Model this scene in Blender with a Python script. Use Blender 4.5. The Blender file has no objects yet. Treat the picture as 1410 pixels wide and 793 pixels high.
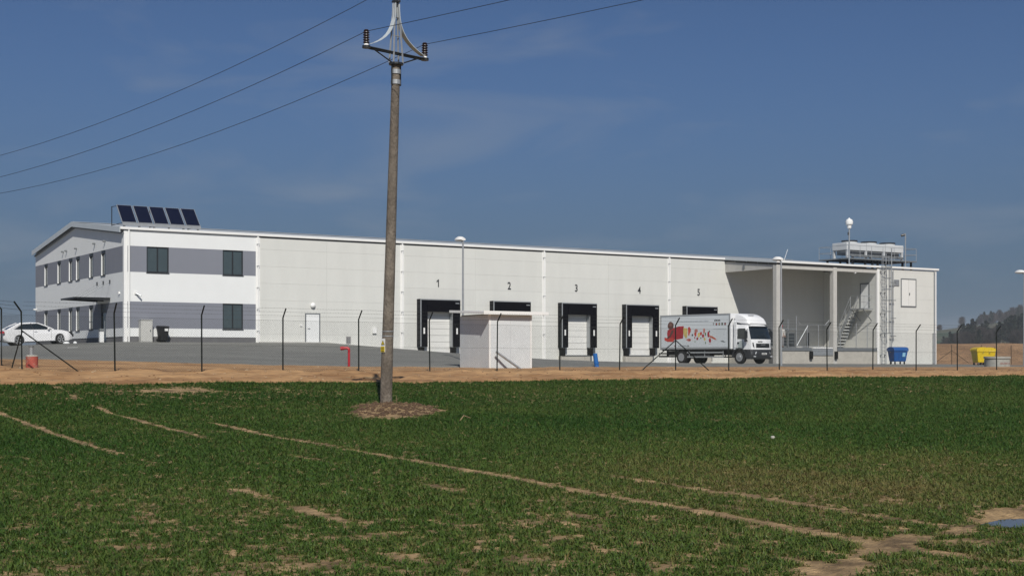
import bpy, math, random
import numpy as np
from mathutils import Vector, Matrix

random.seed(7)
SC = bpy.context.scene
COL = SC.collection
R = math.radians
PI = math.pi
EYE = 1.6                       # all heights below are written relative to eye level
TH = R(32.4)                    # the camera looks this far clockwise from +Y
CT, ST = math.cos(TH), math.sin(TH)
F = 1884.0                      # focal length in pixels of the 1410 px wide photograph

# ------------------------------------------------------------------ camera
cam_d = bpy.data.cameras.new('camera')
cam = bpy.data.objects.new('camera', cam_d)
COL.objects.link(cam)
cam.location = (0, 0, EYE)
cam.rotation_euler = (PI / 2, 0, -TH)
cam_d.sensor_width = 36
cam_d.lens = 36 * F / 1410
cam_d.shift_y = 97.5 / 1410
cam_d.clip_start = 0.1
cam_d.clip_end = 30000
SC.camera = cam

# ------------------------------------------------------------------ sky and sun
SUN_EL, SUN_AZ = R(42.4), R(204.0)       # azimuth clockwise from +Y
world = bpy.data.worlds.new('World')
SC.world = world
world.use_nodes = True
wt = world.node_tree
wt.nodes.clear()
w_out = wt.nodes.new('ShaderNodeOutputWorld')
w_bg = wt.nodes.new('ShaderNodeBackground')
w_sky = wt.nodes.new('ShaderNodeTexSky')
w_sky.sky_type = 'NISHITA'
w_sky.sun_disc = False
w_sky.sun_elevation = SUN_EL
w_sky.sun_rotation = SUN_AZ
w_sky.altitude = 300
w_sky.air_density = 0.7
w_sky.dust_density = 0.9
w_sky.ozone_density = 9.0
w_bg.inputs['Strength'].default_value = 0.062
# thin cirrus, laid out on the sky's own directions
tc = wt.nodes.new('ShaderNodeTexCoord')
mp = wt.nodes.new('ShaderNodeMapping')
mp.inputs['Rotation'].default_value = (0.0, 0.12, -TH)
mp.inputs['Scale'].default_value = (2.2, 2.2, 9.0)
ns = wt.nodes.new('ShaderNodeTexNoise')
ns.inputs['Scale'].default_value = 2.4
ns.inputs['Detail'].default_value = 6
ns.inputs['Roughness'].default_value = 0.5
ns.inputs['Distortion'].default_value = 0.6
rp = wt.nodes.new('ShaderNodeValToRGB')
rp.color_ramp.elements[0].position = 0.50
rp.color_ramp.elements[0].color = (0, 0, 0, 1)
rp.color_ramp.elements[1].position = 0.74
rp.color_ramp.elements[1].color = (0.36, 0.36, 0.36, 1)
mx = wt.nodes.new('ShaderNodeMix')
mx.data_type = 'RGBA'
mx.inputs['B'].default_value = (4.0, 4.6, 5.5, 1)
L = wt.links.new
L(tc.outputs['Generated'], mp.inputs['Vector'])
L(mp.outputs['Vector'], ns.inputs['Vector'])
L(ns.outputs['Fac'], rp.inputs['Fac'])
L(rp.outputs['Color'], mx.inputs['Factor'])
# grey haze low in the sky, the same all round
sx = wt.nodes.new('ShaderNodeSeparateXYZ')
hz = wt.nodes.new('ShaderNodeMapRange')
hz.interpolation_type = 'SMOOTHSTEP'
hz.inputs['From Min'].default_value = 0.0
hz.inputs['From Max'].default_value = 0.25
hz.inputs['To Min'].default_value = 0.90
hz.inputs['To Max'].default_value = 0.10
hm = wt.nodes.new('ShaderNodeMix')
hm.data_type = 'RGBA'
hm.inputs['B'].default_value = (1.24, 1.98, 2.85, 1)
L(tc.outputs['Generated'], sx.inputs['Vector'])
L(sx.outputs['Z'], hz.inputs['Value'])
L(hz.outputs['Result'], hm.inputs['Factor'])
L(w_sky.outputs['Color'], hm.inputs['A'])
L(hm.outputs['Result'], mx.inputs['A'])
L(mx.outputs['Result'], w_bg.inputs['Color'])
L(w_bg.outputs['Background'], w_out.inputs['Surface'])

sun_d = bpy.data.lights.new('sun', 'SUN')
sun_d.energy = 4.15
sun_d.angle = R(0.53)
sun_d.color = (1.0, 0.955, 0.88)
sun = bpy.data.objects.new('sun', sun_d)
COL.objects.link(sun)
_to = Vector((math.sin(SUN_AZ) * math.cos(SUN_EL), math.cos(SUN_AZ) * math.cos(SUN_EL), math.sin(SUN_EL)))
sun.rotation_euler = _to.to_track_quat('Z', 'Y').to_euler()
sun.location = (0, -20, 60)

SC.view_settings.view_transform = 'Standard'
SC.view_settings.look = 'None'
SC.view_settings.gamma = 1.0
SC.view_settings.exposure = 0.0
SC.view_settings.use_curve_mapping = False
SC.cycles.max_bounces = 6
SC.cycles.transparent_max_bounces = 12

# ------------------------------------------------------------------ helpers: places
def at(x, y, Z):
    """Camera-axis metres (right X, depth Z) for a sight line through a photo column; gives (u, v)."""
    X = (x - 705.0) / F * Z
    return CT * X + ST * Z, -ST * X + CT * Z

def uv(X, Z):
    return CT * X + ST * Z, -ST * X + CT * Z

_rng = np.random.RandomState(3)
_lat = _rng.rand(256, 256)
def vnoise(x, y):
    x = np.asarray(x, float); y = np.asarray(y, float)
    xi = np.floor(x).astype(int); yi = np.floor(y).astype(int)
    fx = x - xi; fy = y - yi
    fx = fx * fx * (3 - 2 * fx); fy = fy * fy * (3 - 2 * fy)
    a = _lat[xi % 256, yi % 256]; b = _lat[(xi + 1) % 256, yi % 256]
    c = _lat[xi % 256, (yi + 1) % 256]; d = _lat[(xi + 1) % 256, (yi + 1) % 256]
    return (a * (1 - fx) + b * fx) * (1 - fy) + (c * (1 - fx) + d * fx) * fy
def fbm(x, y, o=4):
    s = 0; a = 0.5; t = 0
    for i in range(o):
        s = s + a * vnoise(x * 2 ** i + 17.3 * i, y * 2 ** i + 9.1 * i); t += a; a *= 0.5
    return s / t
def sstep(t):
    t = np.clip(t, 0, 1); return t * t * (3 - 2 * t)

# ------------------------------------------------------------------ helpers: materials
MATS = {}
def mat(name, col, rough=0.7, metal=0.0, var=0.0, vscale=3.0, bump=0.0, bscale=40.0, rnd=0.0, spec=0.5, col2=None, c2scale=1.0, c2pos=(0.45, 0.6), stretch=None):
    if name in MATS: return MATS[name]
    m = bpy.data.materials.new(name); m.use_nodes = True
    nt = m.node_tree; b = nt.nodes['Principled BSDF']
    b.inputs['Roughness'].default_value = rough
    b.inputs['Metallic'].default_value = metal
    b.inputs['Specular IOR Level'].default_value = spec
    b.inputs['Base Color'].default_value = (*col, 1)
    sock = None
    co = nt.nodes.new('ShaderNodeTexCoord')
    vec = co.outputs['Object']
    if stretch:
        mpn = nt.nodes.new('ShaderNodeMapping'); mpn.inputs['Scale'].default_value = stretch
        nt.links.new(vec, mpn.inputs['Vector']); vec = mpn.outputs['Vector']
    if col2 is not None:
        n = nt.nodes.new('ShaderNodeTexNoise'); n.inputs['Scale'].default_value = c2scale; n.inputs['Detail'].default_value = 7
        n.inputs['Roughness'].default_value = 0.62
        nt.links.new(vec, n.inputs['Vector'])
        r = nt.nodes.new('ShaderNodeValToRGB')
        r.color_ramp.elements[0].position = c2pos[0]; r.color_ramp.elements[0].color = (*col, 1)
        r.color_ramp.elements[1].position = c2pos[1]; r.color_ramp.elements[1].color = (*col2, 1)
        nt.links.new(n.outputs['Fac'], r.inputs['Fac']); sock = r.outputs['Color']
    if var > 0:
        n = nt.nodes.new('ShaderNodeTexNoise'); n.inputs['Scale'].default_value = vscale; n.inputs['Detail'].default_value = 6
        n.inputs['Roughness'].default_value = 0.65
        nt.links.new(vec, n.inputs['Vector'])
        mr = nt.nodes.new('ShaderNodeMapRange')
        mr.inputs['From Min'].default_value = 0.25; mr.inputs['From Max'].default_value = 0.75
        mr.inputs['To Min'].default_value = 1 - var; mr.inputs['To Max'].default_value = 1 + var
        nt.links.new(n.outputs['Fac'], mr.inputs['Value'])
        mm = nt.nodes.new('ShaderNodeMix'); mm.data_type = 'RGBA'; mm.blend_type = 'MULTIPLY'; mm.inputs['Factor'].default_value = 1
        if sock: nt.links.new(sock, mm.inputs['A'])
        else: mm.inputs['A'].default_value = (*col, 1)
        nt.links.new(mr.outputs['Result'], mm.inputs['B']); sock = mm.outputs['Result']
    if rnd > 0:
        oi = nt.nodes.new('ShaderNodeObjectInfo')
        mr = nt.nodes.new('ShaderNodeMapRange')
        mr.inputs['To Min'].default_value = 1 - rnd; mr.inputs['To Max'].default_value = 1 + rnd
        nt.links.new(oi.outputs['Random'], mr.inputs['Value'])
        mm = nt.nodes.new('ShaderNodeMix'); mm.data_type = 'RGBA'; mm.blend_type = 'MULTIPLY'; mm.inputs['Factor'].default_value = 1
        if sock: nt.links.new(sock, mm.inputs['A'])
        else: mm.inputs['A'].default_value = (*col, 1)
        nt.links.new(mr.outputs['Result'], mm.inputs['B']); sock = mm.outputs['Result']
    if sock: nt.links.new(sock, b.inputs['Base Color'])
    if bump > 0:
        n = nt.nodes.new('ShaderNodeTexNoise'); n.inputs['Scale'].default_value = bscale; n.inputs['Detail'].default_value = 5
        nt.links.new(vec, n.inputs['Vector'])
        bp = nt.nodes.new('ShaderNodeBump'); bp.inputs['Strength'].default_value = bump; bp.inputs['Distance'].default_value = 0.05
        nt.links.new(n.outputs['Fac'], bp.inputs['Height']); nt.links.new(bp.outputs['Normal'], b.inputs['Normal'])
    MATS[name] = m
    return m

def glass_mat(name, tint=(0.75, 0.82, 0.82)):
    m = bpy.data.materials.new(name); m.use_nodes = True
    nt = m.node_tree; nt.nodes.clear()
    o = nt.nodes.new('ShaderNodeOutputMaterial'); t = nt.nodes.new('ShaderNodeBsdfTransparent'); g = nt.nodes.new('ShaderNodeBsdfGlossy')
    fr = nt.nodes.new('ShaderNodeFresnel'); fr.inputs['IOR'].default_value = 1.45
    x = nt.nodes.new('ShaderNodeMixShader')
    t.inputs['Color'].default_value = (*tint, 1); g.inputs['Roughness'].default_value = 0.03
    nt.links.new(fr.outputs['Fac'], x.inputs['Fac']); nt.links.new(t.outputs['BSDF'], x.inputs[1]); nt.links.new(g.outputs['BSDF'], x.inputs[2])
    nt.links.new(x.outputs['Shader'], o.inputs['Surface'])
    return m

M_PANEL = mat('panel_white', (0.63, 0.635, 0.60), 0.5, var=0.05, vscale=1.1, rnd=0.014, stretch=(1, 1, 0.18))
M_PANELGAP = mat('panel_joint_backing', (0.45, 0.45, 0.42), 0.8)
M_WHITE = mat('render_white', (0.74, 0.755, 0.75), 0.85, var=0.03, vscale=0.8, bump=0.15, bscale=60)
M_GREY = mat('render_grey', (0.200, 0.212, 0.248), 0.85, var=0.04, vscale=0.9, bump=0.15, bscale=60)
M_PLINTH = mat('plinth_dark', (0.13, 0.13, 0.135), 0.9, var=0.12, vscale=3, bump=0.3, bscale=50)
M_TRIM = mat('white_sheet_metal', (0.80, 0.80, 0.78), 0.35, var=0.03, vscale=1.5)
M_ROOF = mat('roof_sheet', (0.42, 0.45, 0.47), 0.45, var=0.06, vscale=1.2)
M_VERGE = mat('verge_flashing', (0.50, 0.54, 0.56), 0.4, var=0.05, vscale=1.2)
M_CONC = mat('concrete', (0.42, 0.40, 0.355), 0.9, var=0.14, vscale=1.6, bump=0.2, bscale=25)
M_CONC2 = mat('concrete_column', (0.47, 0.46, 0.43), 0.85, var=0.10, vscale=1.4, bump=0.15, bscale=25)
M_BLACK = mat('black_fabric', (0.004, 0.004, 0.006), 0.85, var=0.2, vscale=4, spec=0.08)
M_FABRIC = mat('black_side_fabric', (0.030, 0.031, 0.033), 0.85, var=0.5, vscale=14, spec=0.1)
M_RUBBER = mat('black_rubber', (0.009, 0.009, 0.009), 0.8, spec=0.15)
M_ANTH = mat('anthracite_frame', (0.018, 0.021, 0.024), 0.45)
M_GLASS = mat('window_glass', (0.055, 0.075, 0.082), 0.06, var=0.15, vscale=0.6, spec=0.8)
M_DOORW = mat('door_white', (0.72, 0.72, 0.69), 0.45, var=0.02, vscale=2, rnd=0.012)
M_GALV = mat('galvanised_steel', (0.42, 0.44, 0.45), 0.45, 0.55, var=0.12, vscale=5)
M_GALVD = mat('dull_steel', (0.20, 0.215, 0.225), 0.55, 0.4, var=0.15, vscale=5)
M_POSTD = mat('fence_post_paint', (0.010, 0.014, 0.013), 0.6, var=0.2, vscale=6, spec=0.2)
M_WIRE = mat('fence_wire', (0.045, 0.052, 0.048), 0.5)
M_CLEAR = glass_mat('clear_glass')

# ------------------------------------------------------------------ helpers: meshes
class MB:
    def __init__(s): s.v = []; s.f = []
    def add(s, vs, fs):
        o = len(s.v); s.v.extend([tuple(p) for p in vs]); s.f.extend([tuple(i + o for i in f) for f in fs]); return s
    def box(s, x0, x1, y0, y1, z0, z1):
        if x0 > x1: x0, x1 = x1, x0
        if y0 > y1: y0, y1 = y1, y0
        if z0 > z1: z0, z1 = z1, z0
        return s.add([(x0, y0, z0), (x1, y0, z0), (x1, y1, z0), (x0, y1, z0), (x0, y0, z1), (x1, y0, z1), (x1, y1, z1), (x0, y1, z1)],
                     [(3, 2, 1, 0), (4, 5, 6, 7), (0, 1, 5, 4), (1, 2, 6, 5), (2, 3, 7, 6), (3, 0, 4, 7)])
    def tube(s, pts, r, n=6, r2=None, cap=True):
        pts = [Vector(p) for p in pts]
        rings = []
        m = len(pts)
        for i, p in enumerate(pts):
            if i == 0: d = pts[1] - pts[0]
            elif i == m - 1: d = pts[-1] - pts[-2]
            else: d = (pts[i + 1] - pts[i]).normalized() + (pts[i] - pts[i - 1]).normalized()
            d.normalize()
            up = Vector((0, 0, 1)) if abs(d.z) < 0.95 else Vector((0, 1, 0))
            a = d.cross(up).normalized(); b = a.cross(d).normalized()
            rr = r if r2 is None else r + (r2 - r) * i / (m - 1)
            rings.append([p + (a * math.cos(2 * PI * k / n) + b * math.sin(2 * PI * k / n)) * rr for k in range(n)])
        o = len(s.v)
        for rg in rings: s.v.extend([tuple(q) for q in rg])
        for i in range(m - 1):
            for k in range(n):
                k2 = (k + 1) % n
                s.f.append((o + i * n + k, o + (i + 1) * n + k, o + (i + 1) * n + k2, o + i * n + k2))
        if cap:
            s.f.append(tuple(o + k for k in range(n)))
            s.f.append(tuple(o + (m - 1) * n + n - 1 - k for k in range(n)))
        return s
    def lathe(s, prof, c=(0, 0, 0), n=16, axis='z', cap=True):
        o = len(s.v); m = len(prof)
        for (r, h) in prof:
            for k in range(n):
                a = 2 * PI * k / n; p = (r * math.cos(a), r * math.sin(a))
                if axis == 'z': q = (c[0] + p[0], c[1] + p[1], c[2] + h)
                elif axis == 'y': q = (c[0] + p[0], c[1] + h, c[2] - p[1])
                else: q = (c[0] + h, c[1] + p[0], c[2] + p[1])
                s.v.append(q)
        for i in range(m - 1):
            for k in range(n):
                k2 = (k + 1) % n
                s.f.append((o + i * n + k, o + i * n + k2, o + (i + 1) * n + k2, o + (i + 1) * n + k))
        if cap:
            s.f.append(tuple(o + n - 1 - k for k in range(n)))
            s.f.append(tuple(o + (m - 1) * n + k for k in range(n)))
        return s
    def prism(s, poly, axis, a0, a1):
        """extrude a 2-D polygon along an axis: axis 'x': poly=(y,z); 'y': poly=(x,z); 'z': poly=(x,y)"""
        n = len(poly); vs = []
        for a in (a0, a1):
            for (p, q) in poly:
                vs.append({'x': (a, p, q), 'y': (p, a, q), 'z': (p, q, a)}[axis])
        fs = [tuple(range(n - 1, -1, -1)), tuple(range(n, 2 * n))]
        for k in range(n):
            k2 = (k + 1) % n; fs.append((k, k2, n + k2, n + k))
        return s.add(vs, fs)
    def hexa(s, b, t):
        """box from four bottom and four top corners"""
        return s.add(list(b) + list(t), [(3, 2, 1, 0), (4, 5, 6, 7), (0, 1, 5, 4), (1, 2, 6, 5), (2, 3, 7, 6), (3, 0, 4, 7)])
    def mesh(s, name, off=(0, 0, 0), smooth=False, fix=True):
        me = bpy.data.meshes.new(name)
        me.from_pydata([(p[0] - off[0], p[1] - off[1], p[2] - off[2]) for p in s.v], [], s.f)
        if fix:
            import bmesh
            bm = bmesh.new(); bm.from_mesh(me); bmesh.ops.recalc_face_normals(bm, faces=bm.faces); bm.to_mesh(me); bm.free()
        if smooth:
            me.polygons.foreach_set('use_smooth', [True] * len(me.polygons))
        me.update()
        return me

OFF = {}
def link(name, me, m, parent=None):
    if m is not None and len(me.materials) == 0: me.materials.append(m)
    o = bpy.data.objects.new(name, me); COL.objects.link(o)
    if parent is not None: o.parent = parent; OFF[o.name] = OFF.get(parent.name, (0, 0, 0))
    else: o.location.z = EYE
    return o
def part(name, mb, m, parent, smooth=False, world=True, label=None, bevel=0):
    off = OFF.get(parent.name, (0, 0, 0)) if world else (0, 0, 0)
    o = link(name, mb.mesh(name, off, smooth), m, parent)
    if label: o['label'] = label
    if bevel:
        bv = o.modifiers.new('bevel', 'BEVEL'); bv.width = bevel; bv.segments = 2; bv.limit_method = 'ANGLE'; bv.angle_limit = R(40)
    if smooth:
        shade(o)
    return o
def shade(o, ang=38):
    me = o.data
    try: me.set_sharp_from_angle(angle=R(ang))
    except Exception: pass
def thing(name, label, cat, loc=(0, 0, 0), rotz=0, group=None):
    o = bpy.data.objects.new(name, None); COL.objects.link(o)
    o.empty_display_size = 0.3
    o.location = (loc[0], loc[1], loc[2] + EYE); o.rotation_euler = (0, 0, rotz)
    o['label'] = label; o['category'] = cat
    if group: o['group'] = group
    OFF[o.name] = tuple(loc)
    return o
def tag(o, label, cat, group=None, kind=None):
    o['label'] = label; o['category'] = cat
    if group: o['group'] = group
    if kind: o['kind'] = kind
    return o
def struct(o): o['kind'] = 'structure'; return o
def box(x0, x1, y0, y1, z0, z1): return MB().box(x0, x1, y0, y1, z0, z1)
def copy_tree(o, parent=None):
    c = o.copy(); COL.objects.link(c); c.parent = parent
    for ch in list(o.children): copy_tree(ch, c)
    return c
_txt_cache = {}
def text_mesh(s, size, depth=0.006, bold=0.0):
    cu = bpy.data.curves.new('t', 'FONT'); cu.body = s; cu.size = size; cu.extrude = depth; cu.align_x = 'CENTER'; cu.resolution_u = 3; cu.offset = bold
    o = bpy.data.objects.new('t', cu); COL.objects.link(o)
    dg = bpy.context.evaluated_depsgraph_get()
    me = bpy.data.meshes.new_from_object(o.evaluated_get(dg))
    bpy.data.objects.remove(o); bpy.data.curves.remove(cu)
    return me

# ------------------------------------------------------------------ terrain
def lin(x, xs, ys): return np.interp(x, xs, ys)
def e_near(u): return lin(u, [0, 13.6, 23.9, 32, 64, 110], [0.15, -0.04, -0.32, -0.45, -0.56, -0.60])
def g_wall(u): return lin(u, [0, 18, 24, 26.6, 41.3, 47.2, 52.5, 59, 70.7, 97.5, 130], [0.2, 0.70, 0.98, 1.08, 1.10, 0.43, 0.10, -0.14, -0.36, -0.50, -0.45])
def f_fence(u): return lin(u, [8, 56, 100], [-0.44, -0.63, -0.7])
def Hgt(u, v):
    u = np.asarray(u, float); v = np.asarray(v, float)
    u, v = np.broadcast_arrays(u, v)
    front = lin(v, [-120, -60, 0, 10, 25, 33.4, 41.5], [-2.2, -1.85, -1.60, -1.60, -1.50, -1.33, -0.78])
    ff, en, gw = f_fence(u), e_near(u), g_wall(u)
    h = np.where(v < 41.5, front, 0)
    t = (v - 41.5) / 4.2; h = np.where((v >= 41.5) & (v < 45.7), -0.78 + (ff + 0.78) * t, h)
    t = (v - 45.7) / 8.3; h = np.where((v >= 45.7) & (v < 54), ff + (en - ff) * t, h)
    t = (v - 54) / 35.4; h = np.where((v >= 54) & (v < 89.4), en + (gw - en) * t, h)
    h = np.where(v >= 89.4, gw, h)
    h = h - 5.0 * sstep((v - 122) / 60)
    Z = ST * u + CT * v
    bank = 2.45 * sstep((Z - 157) / 13) * sstep((u - 98) / 14) * (1 + 0.18 * (fbm(u * 0.09, v * 0.09) - 0.5))
    return h + bank
def H1(u, v): return float(Hgt(u, v))

def grid(name, us, vs, zfun, m, smooth=True):
    us = np.asarray(us, float); vs = np.asarray(vs, float)
    if us.ndim == 1: U, V = np.meshgrid(us, vs)
    else: U, V = us, vs
    Zz = zfun(U, V); nv, nu = U.shape
    co = np.stack([U, V, Zz], -1).reshape(-1, 3)
    idx = np.arange(nu * nv).reshape(nv, nu)
    q = np.stack([idx[:-1, :-1], idx[:-1, 1:], idx[1:, 1:], idx[1:, :-1]], -1).reshape(-1, 4)
    me = bpy.data.meshes.new(name)
    me.vertices.add(len(co)); me.vertices.foreach_set('co', co.ravel())
    me.loops.add(q.size); me.loops.foreach_set('vertex_index', q.ravel().astype(np.int32))
    me.polygons.add(len(q)); me.polygons.foreach_set('loop_start', np.arange(0, q.size, 4, dtype=np.int32))
    me.polygons.foreach_set('use_smooth', np.full(len(q), smooth))
    me.update(calc_edges=True)
    return struct(link(name, me, m))

M_SAND = mat('sandy_earth', (0.24, 0.125, 0.050), 0.95, col2=(0.43, 0.255, 0.118), c2scale=0.9, c2pos=(0.36, 0.60), var=0.26, vscale=4, bump=0.9, bscale=7, stretch=(0.45, 1, 1))
M_SOIL = mat('field_soil', (0.14, 0.090, 0.040), 0.95, col2=(0.46, 0.31, 0.155), c2scale=2.6, c2pos=(0.38, 0.66), var=0.25, vscale=14, bump=0.9, bscale=26)
M_ASPH = mat('asphalt', (0.150, 0.151, 0.138), 0.9, col2=(0.192, 0.192, 0.175), c2scale=0.22, c2pos=(0.35, 0.65), var=0.10, vscale=2.5, bump=0.25, bscale=70)
M_GROUND = mat('rough_earth', (0.20, 0.115, 0.058), 0.95, col2=(0.33, 0.20, 0.105), c2scale=0.22, c2pos=(0.35, 0.65), var=0.3, vscale=1.5, bump=0.8, bscale=3)
M_PLAIN = mat('far_fields', (0.085, 0.10, 0.04), 0.95, col2=(0.20, 0.16, 0.09), c2scale=0.004, var=0.2, vscale=0.02)

def edge_noise(u): return 41.4 + 1.3 * (fbm(u * 0.22, u * 0 + 3.3) - 0.5) + 0.9 * (fbm(u * 1.3, u * 0 + 7.7) - 0.5)
# the tracks and bare places of the field, all in ground metres
TRACKS = [(8.45, 0.073, 0.125, [6.5, 8.2, 10, 19, 21, 22.5, 24, 27.5, 30, 36], [0, 0.9, 1, 1, 0.5, 0.35, 0.9, 1, 0.1, 0.2]),
          (9.85, 0.073, 0.10, [6, 9.5, 10.5, 14, 15, 19, 21, 23, 36], [0, 0.2, 0.95, 0.85, 0.1, 0.1, 0.45, 0.1, 0]),
          (5.05, 0.062, 0.095, [4, 10, 14, 20, 23, 26, 36], [0.30, 0.42, 0.45, 0.20, 0.6, 1.0, 1.0]),
          (7.15, 0.073, 0.10, [6, 14, 24, 26, 33, 36], [0.1, 0.3, 0.3, 0.9, 0.9, 0.3])]
PUD = np.array([uv(5.38, 13.7)])[0]
POLE = uv((531 - 705) / 50.4, 37.4)
PATHPTS = [uv(6.6, 16.2), uv(5.1, 14.2), uv(4.2, 12.7), uv(3.3, 11.9), uv(2.75, 11.0), uv(2.3, 10.0), uv(2.0, 9.0)]
def seg_dist(u, v, pts):
    d = np.full(np.shape(u), 1e9)
    for (a, b) in zip(pts[:-1], pts[1:]):
        dx, dy = b[0] - a[0], b[1] - a[1]; L2 = dx * dx + dy * dy
        t = np.clip(((u - a[0]) * dx + (v - a[1]) * dy) / L2, 0, 1)
        d = np.minimum(d, np.hypot(u - a[0] - t * dx, v - a[1] - t * dy))
    return d
def bare(u, v):
    """0 where the crop stands thick, 1 where the soil is bare"""
    u = np.asarray(u, float); v = np.asarray(v, float)
    b = np.zeros(np.broadcast(u, v).shape)
    for k, (u0, sl, w, va_, on_) in enumerate(TRACKS):
        d = np.abs(u - u0 - sl * v - 0.10 * (fbm(v * 0.5 + 11 * k, v * 0 + k) - 0.5))
        on = sstep((lin(v, va_, on_) * 1.15 + (fbm(v * 0.9 + 31.7 * k, v * 0 + 5.1 * k, 3) - 0.5) * 1.1 - 0.25) / 0.35)
        b = np.maximum(b, on * (1 - sstep((d - w * 0.6) / (w * 0.9))))
    d = seg_dist(u, v, PATHPTS)
    b = np.maximum(b, (1 - sstep((d + 0.04 - 0.75 * (fbm(u * 1.9, v * 1.5) - 0.45)) / 0.22)))
    d = np.hypot((u - PUD[0]) * 0.9, (v - PUD[1]) * 1.2)
    b = np.maximum(b, 1 - sstep((d - 0.62 - 0.5 * (fbm(u * 2, v * 2) - 0.5)) / 0.3))
    # around the pole
    X = CT * (u - POLE[0]) - ST * (v - POLE[1]); Z = ST * (u - POLE[0]) + CT * (v - POLE[1])
    d = np.hypot((X - 0.42) / 1.35, (Z + 2.0) / 2.7) + 1.3 * (fbm(u * 1.1, v * 1.1) - 0.5)
    b = np.maximum(b, 1 - sstep((d - 0.8) / 0.25))
    # sparse clumps close to the photographer
    Zc = ST * u + CT * v; Xc = CT * u - ST * v
    near = 1 - sstep((Zc - 12.0) / 8.0)
    n = fbm(u * 4.6 + 40, v * 3.4 + 3)
    b = np.maximum(b, sstep((n - 0.635 + 0.03 * near) / 0.08) * 0.62 * near)
    # thin strip along the sand, left of the pole
    strip = np.exp(-((v - 39.3) / 1.0) ** 2) * sstep((17.5 - u) / 3) * sstep((u - 10.2) / 2)
    b = np.maximum(b, strip * sstep((fbm(u * 0.6, v * 0.9) - 0.36) / 0.2))
    return b
def field_z(u, v):
    h = Hgt(u, v)
    h = h + 0.05 * (fbm(u * 0.35, v * 0.35) - 0.5) + 0.035 * (fbm(u * 3.1, v * 3.1) - 0.5)
    X = CT * (u - POLE[0]) - ST * (v - POLE[1]); Z = ST * (u - POLE[0]) + CT * (v - POLE[1])
    h = h + 0.15 * np.exp(-((X - 0.3) / 1.1) ** 2 - ((Z + 1.2) / 2.0) ** 2) * (0.6 + 0.8 * fbm(u * 2.2, v * 2.2))
    d = np.hypot((u - PUD[0]) * 0.9, (v - PUD[1]) * 1.2)
    h = h - 0.10 * (1 - sstep((d - 0.2) / 0.9))
    return h
def spaced(segs):
    out = []
    for a, b, d in segs: out += list(np.arange(a, b, d))
    return np.array(out)
grid('field', spaced([(-45, -6, 1.0), (-6, 2, 0.3), (2, 16, 0.11), (16, 34, 0.25), (34, 130, 1.0)]),
     spaced([(-30, 2, 1.0), (2, 26, 0.14), (26, 45, 0.3)]), field_z, M_SOIL)
def sand_z(u, v):
    d = v - edge_noise(u)
    h = Hgt(u, v) + 0.05 * np.clip(d / 0.25, -1.5, 1)
    lump = 0.20 * (fbm(u * 0.7, v * 0.9) - 0.45) + 0.14 * (fbm(u * 2.2, v * 2.6) - 0.5)
    return h + lump * sstep(d / 0.8) * (1 - 0.75 * sstep((v - 45.5) / 3)) - 0.16 * sstep((v - lin(u, [0, 13, 24, 34, 60, 80, 81, 140], [54.4, 53.6, 53.2, 55.0, 56.6, 57.2, 62, 62]) + 0.6) / 1.2)
grid('sand_verge', spaced([(-45, 4, 1.0), (4, 66, 0.22), (66, 130, 1.0)]), spaced([(39.6, 47, 0.14), (47, 60.5, 0.5)]), sand_z, M_SAND)
# the yard
def yard_edge(u): return lin(u, [0, 13, 24, 34, 60, 80], [54.4, 53.6, 53.2, 55.0, 56.6, 57.2])
def yard_umax(v): return lin(v, [55, 57.2, 66, 81, 84, 140], [79, 80.5, 87.5, 97.2, 99.5, 99.5])
vv = np.concatenate([[0.0, 0.004], np.linspace(0.015, 1, 90)]); uu = np.linspace(0, 1, 150)
TT, SS = np.meshgrid(uu, vv)
UU = -40 + TT * 138; V0 = yard_edge(UU) + 0.5 * (fbm(UU * 0.8, UU * 0 + 1.5) - 0.5)
VV = V0 + (140 - V0) * SS
UU = np.minimum(UU, yard_umax(VV))
Vskirt = VV.copy()
grid('asphalt_yard', UU, VV, lambda u, v: Hgt(u, v) + 0.045 - 0.16 * (SS == 0), M_ASPH)
grid('ground', np.arange(-320, 420, 4.0), np.arange(-140, 340, 4.0),
     lambda u, v: Hgt(u, v) - 0.14 - 1.2 * sstep((np.maximum(np.maximum(-240 - u, u - 340), np.maximum(-70 - v, v - 260))) / 60) + np.where(ST * u + CT * v > 150, 0.5 * (fbm(u * 0.25, v * 0.25) - 0.5), 0), M_GROUND)
pl = np.concatenate([-np.geomspace(14000, 40, 30), np.geomspace(40, 14000, 30)])
grid('far_plain', pl, pl, lambda u, v: -7.5 + 0 * u, M_PLAIN)

# puddle
M_PUD = mat('muddy_water', (0.09, 0.075, 0.06), 0.04, spec=0.9)
pm = MB(); n = 36; pv = []
for k in range(n):
    a = 2 * PI * k / n; r = 0.78 + 0.16 * math.sin(3 * a + 1) + 0.08 * math.sin(5 * a)
    pv.append((PUD[0] + r * 0.95 * math.cos(a), PUD[1] + r * 0.62 * math.sin(a)))
pz = H1(PUD[0], PUD[1]) - 0.048
pm.prism(pv, 'z', pz - 0.03, pz)
struct(link('puddle_water', pm.mesh('puddle_water'), M_PUD))

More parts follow.
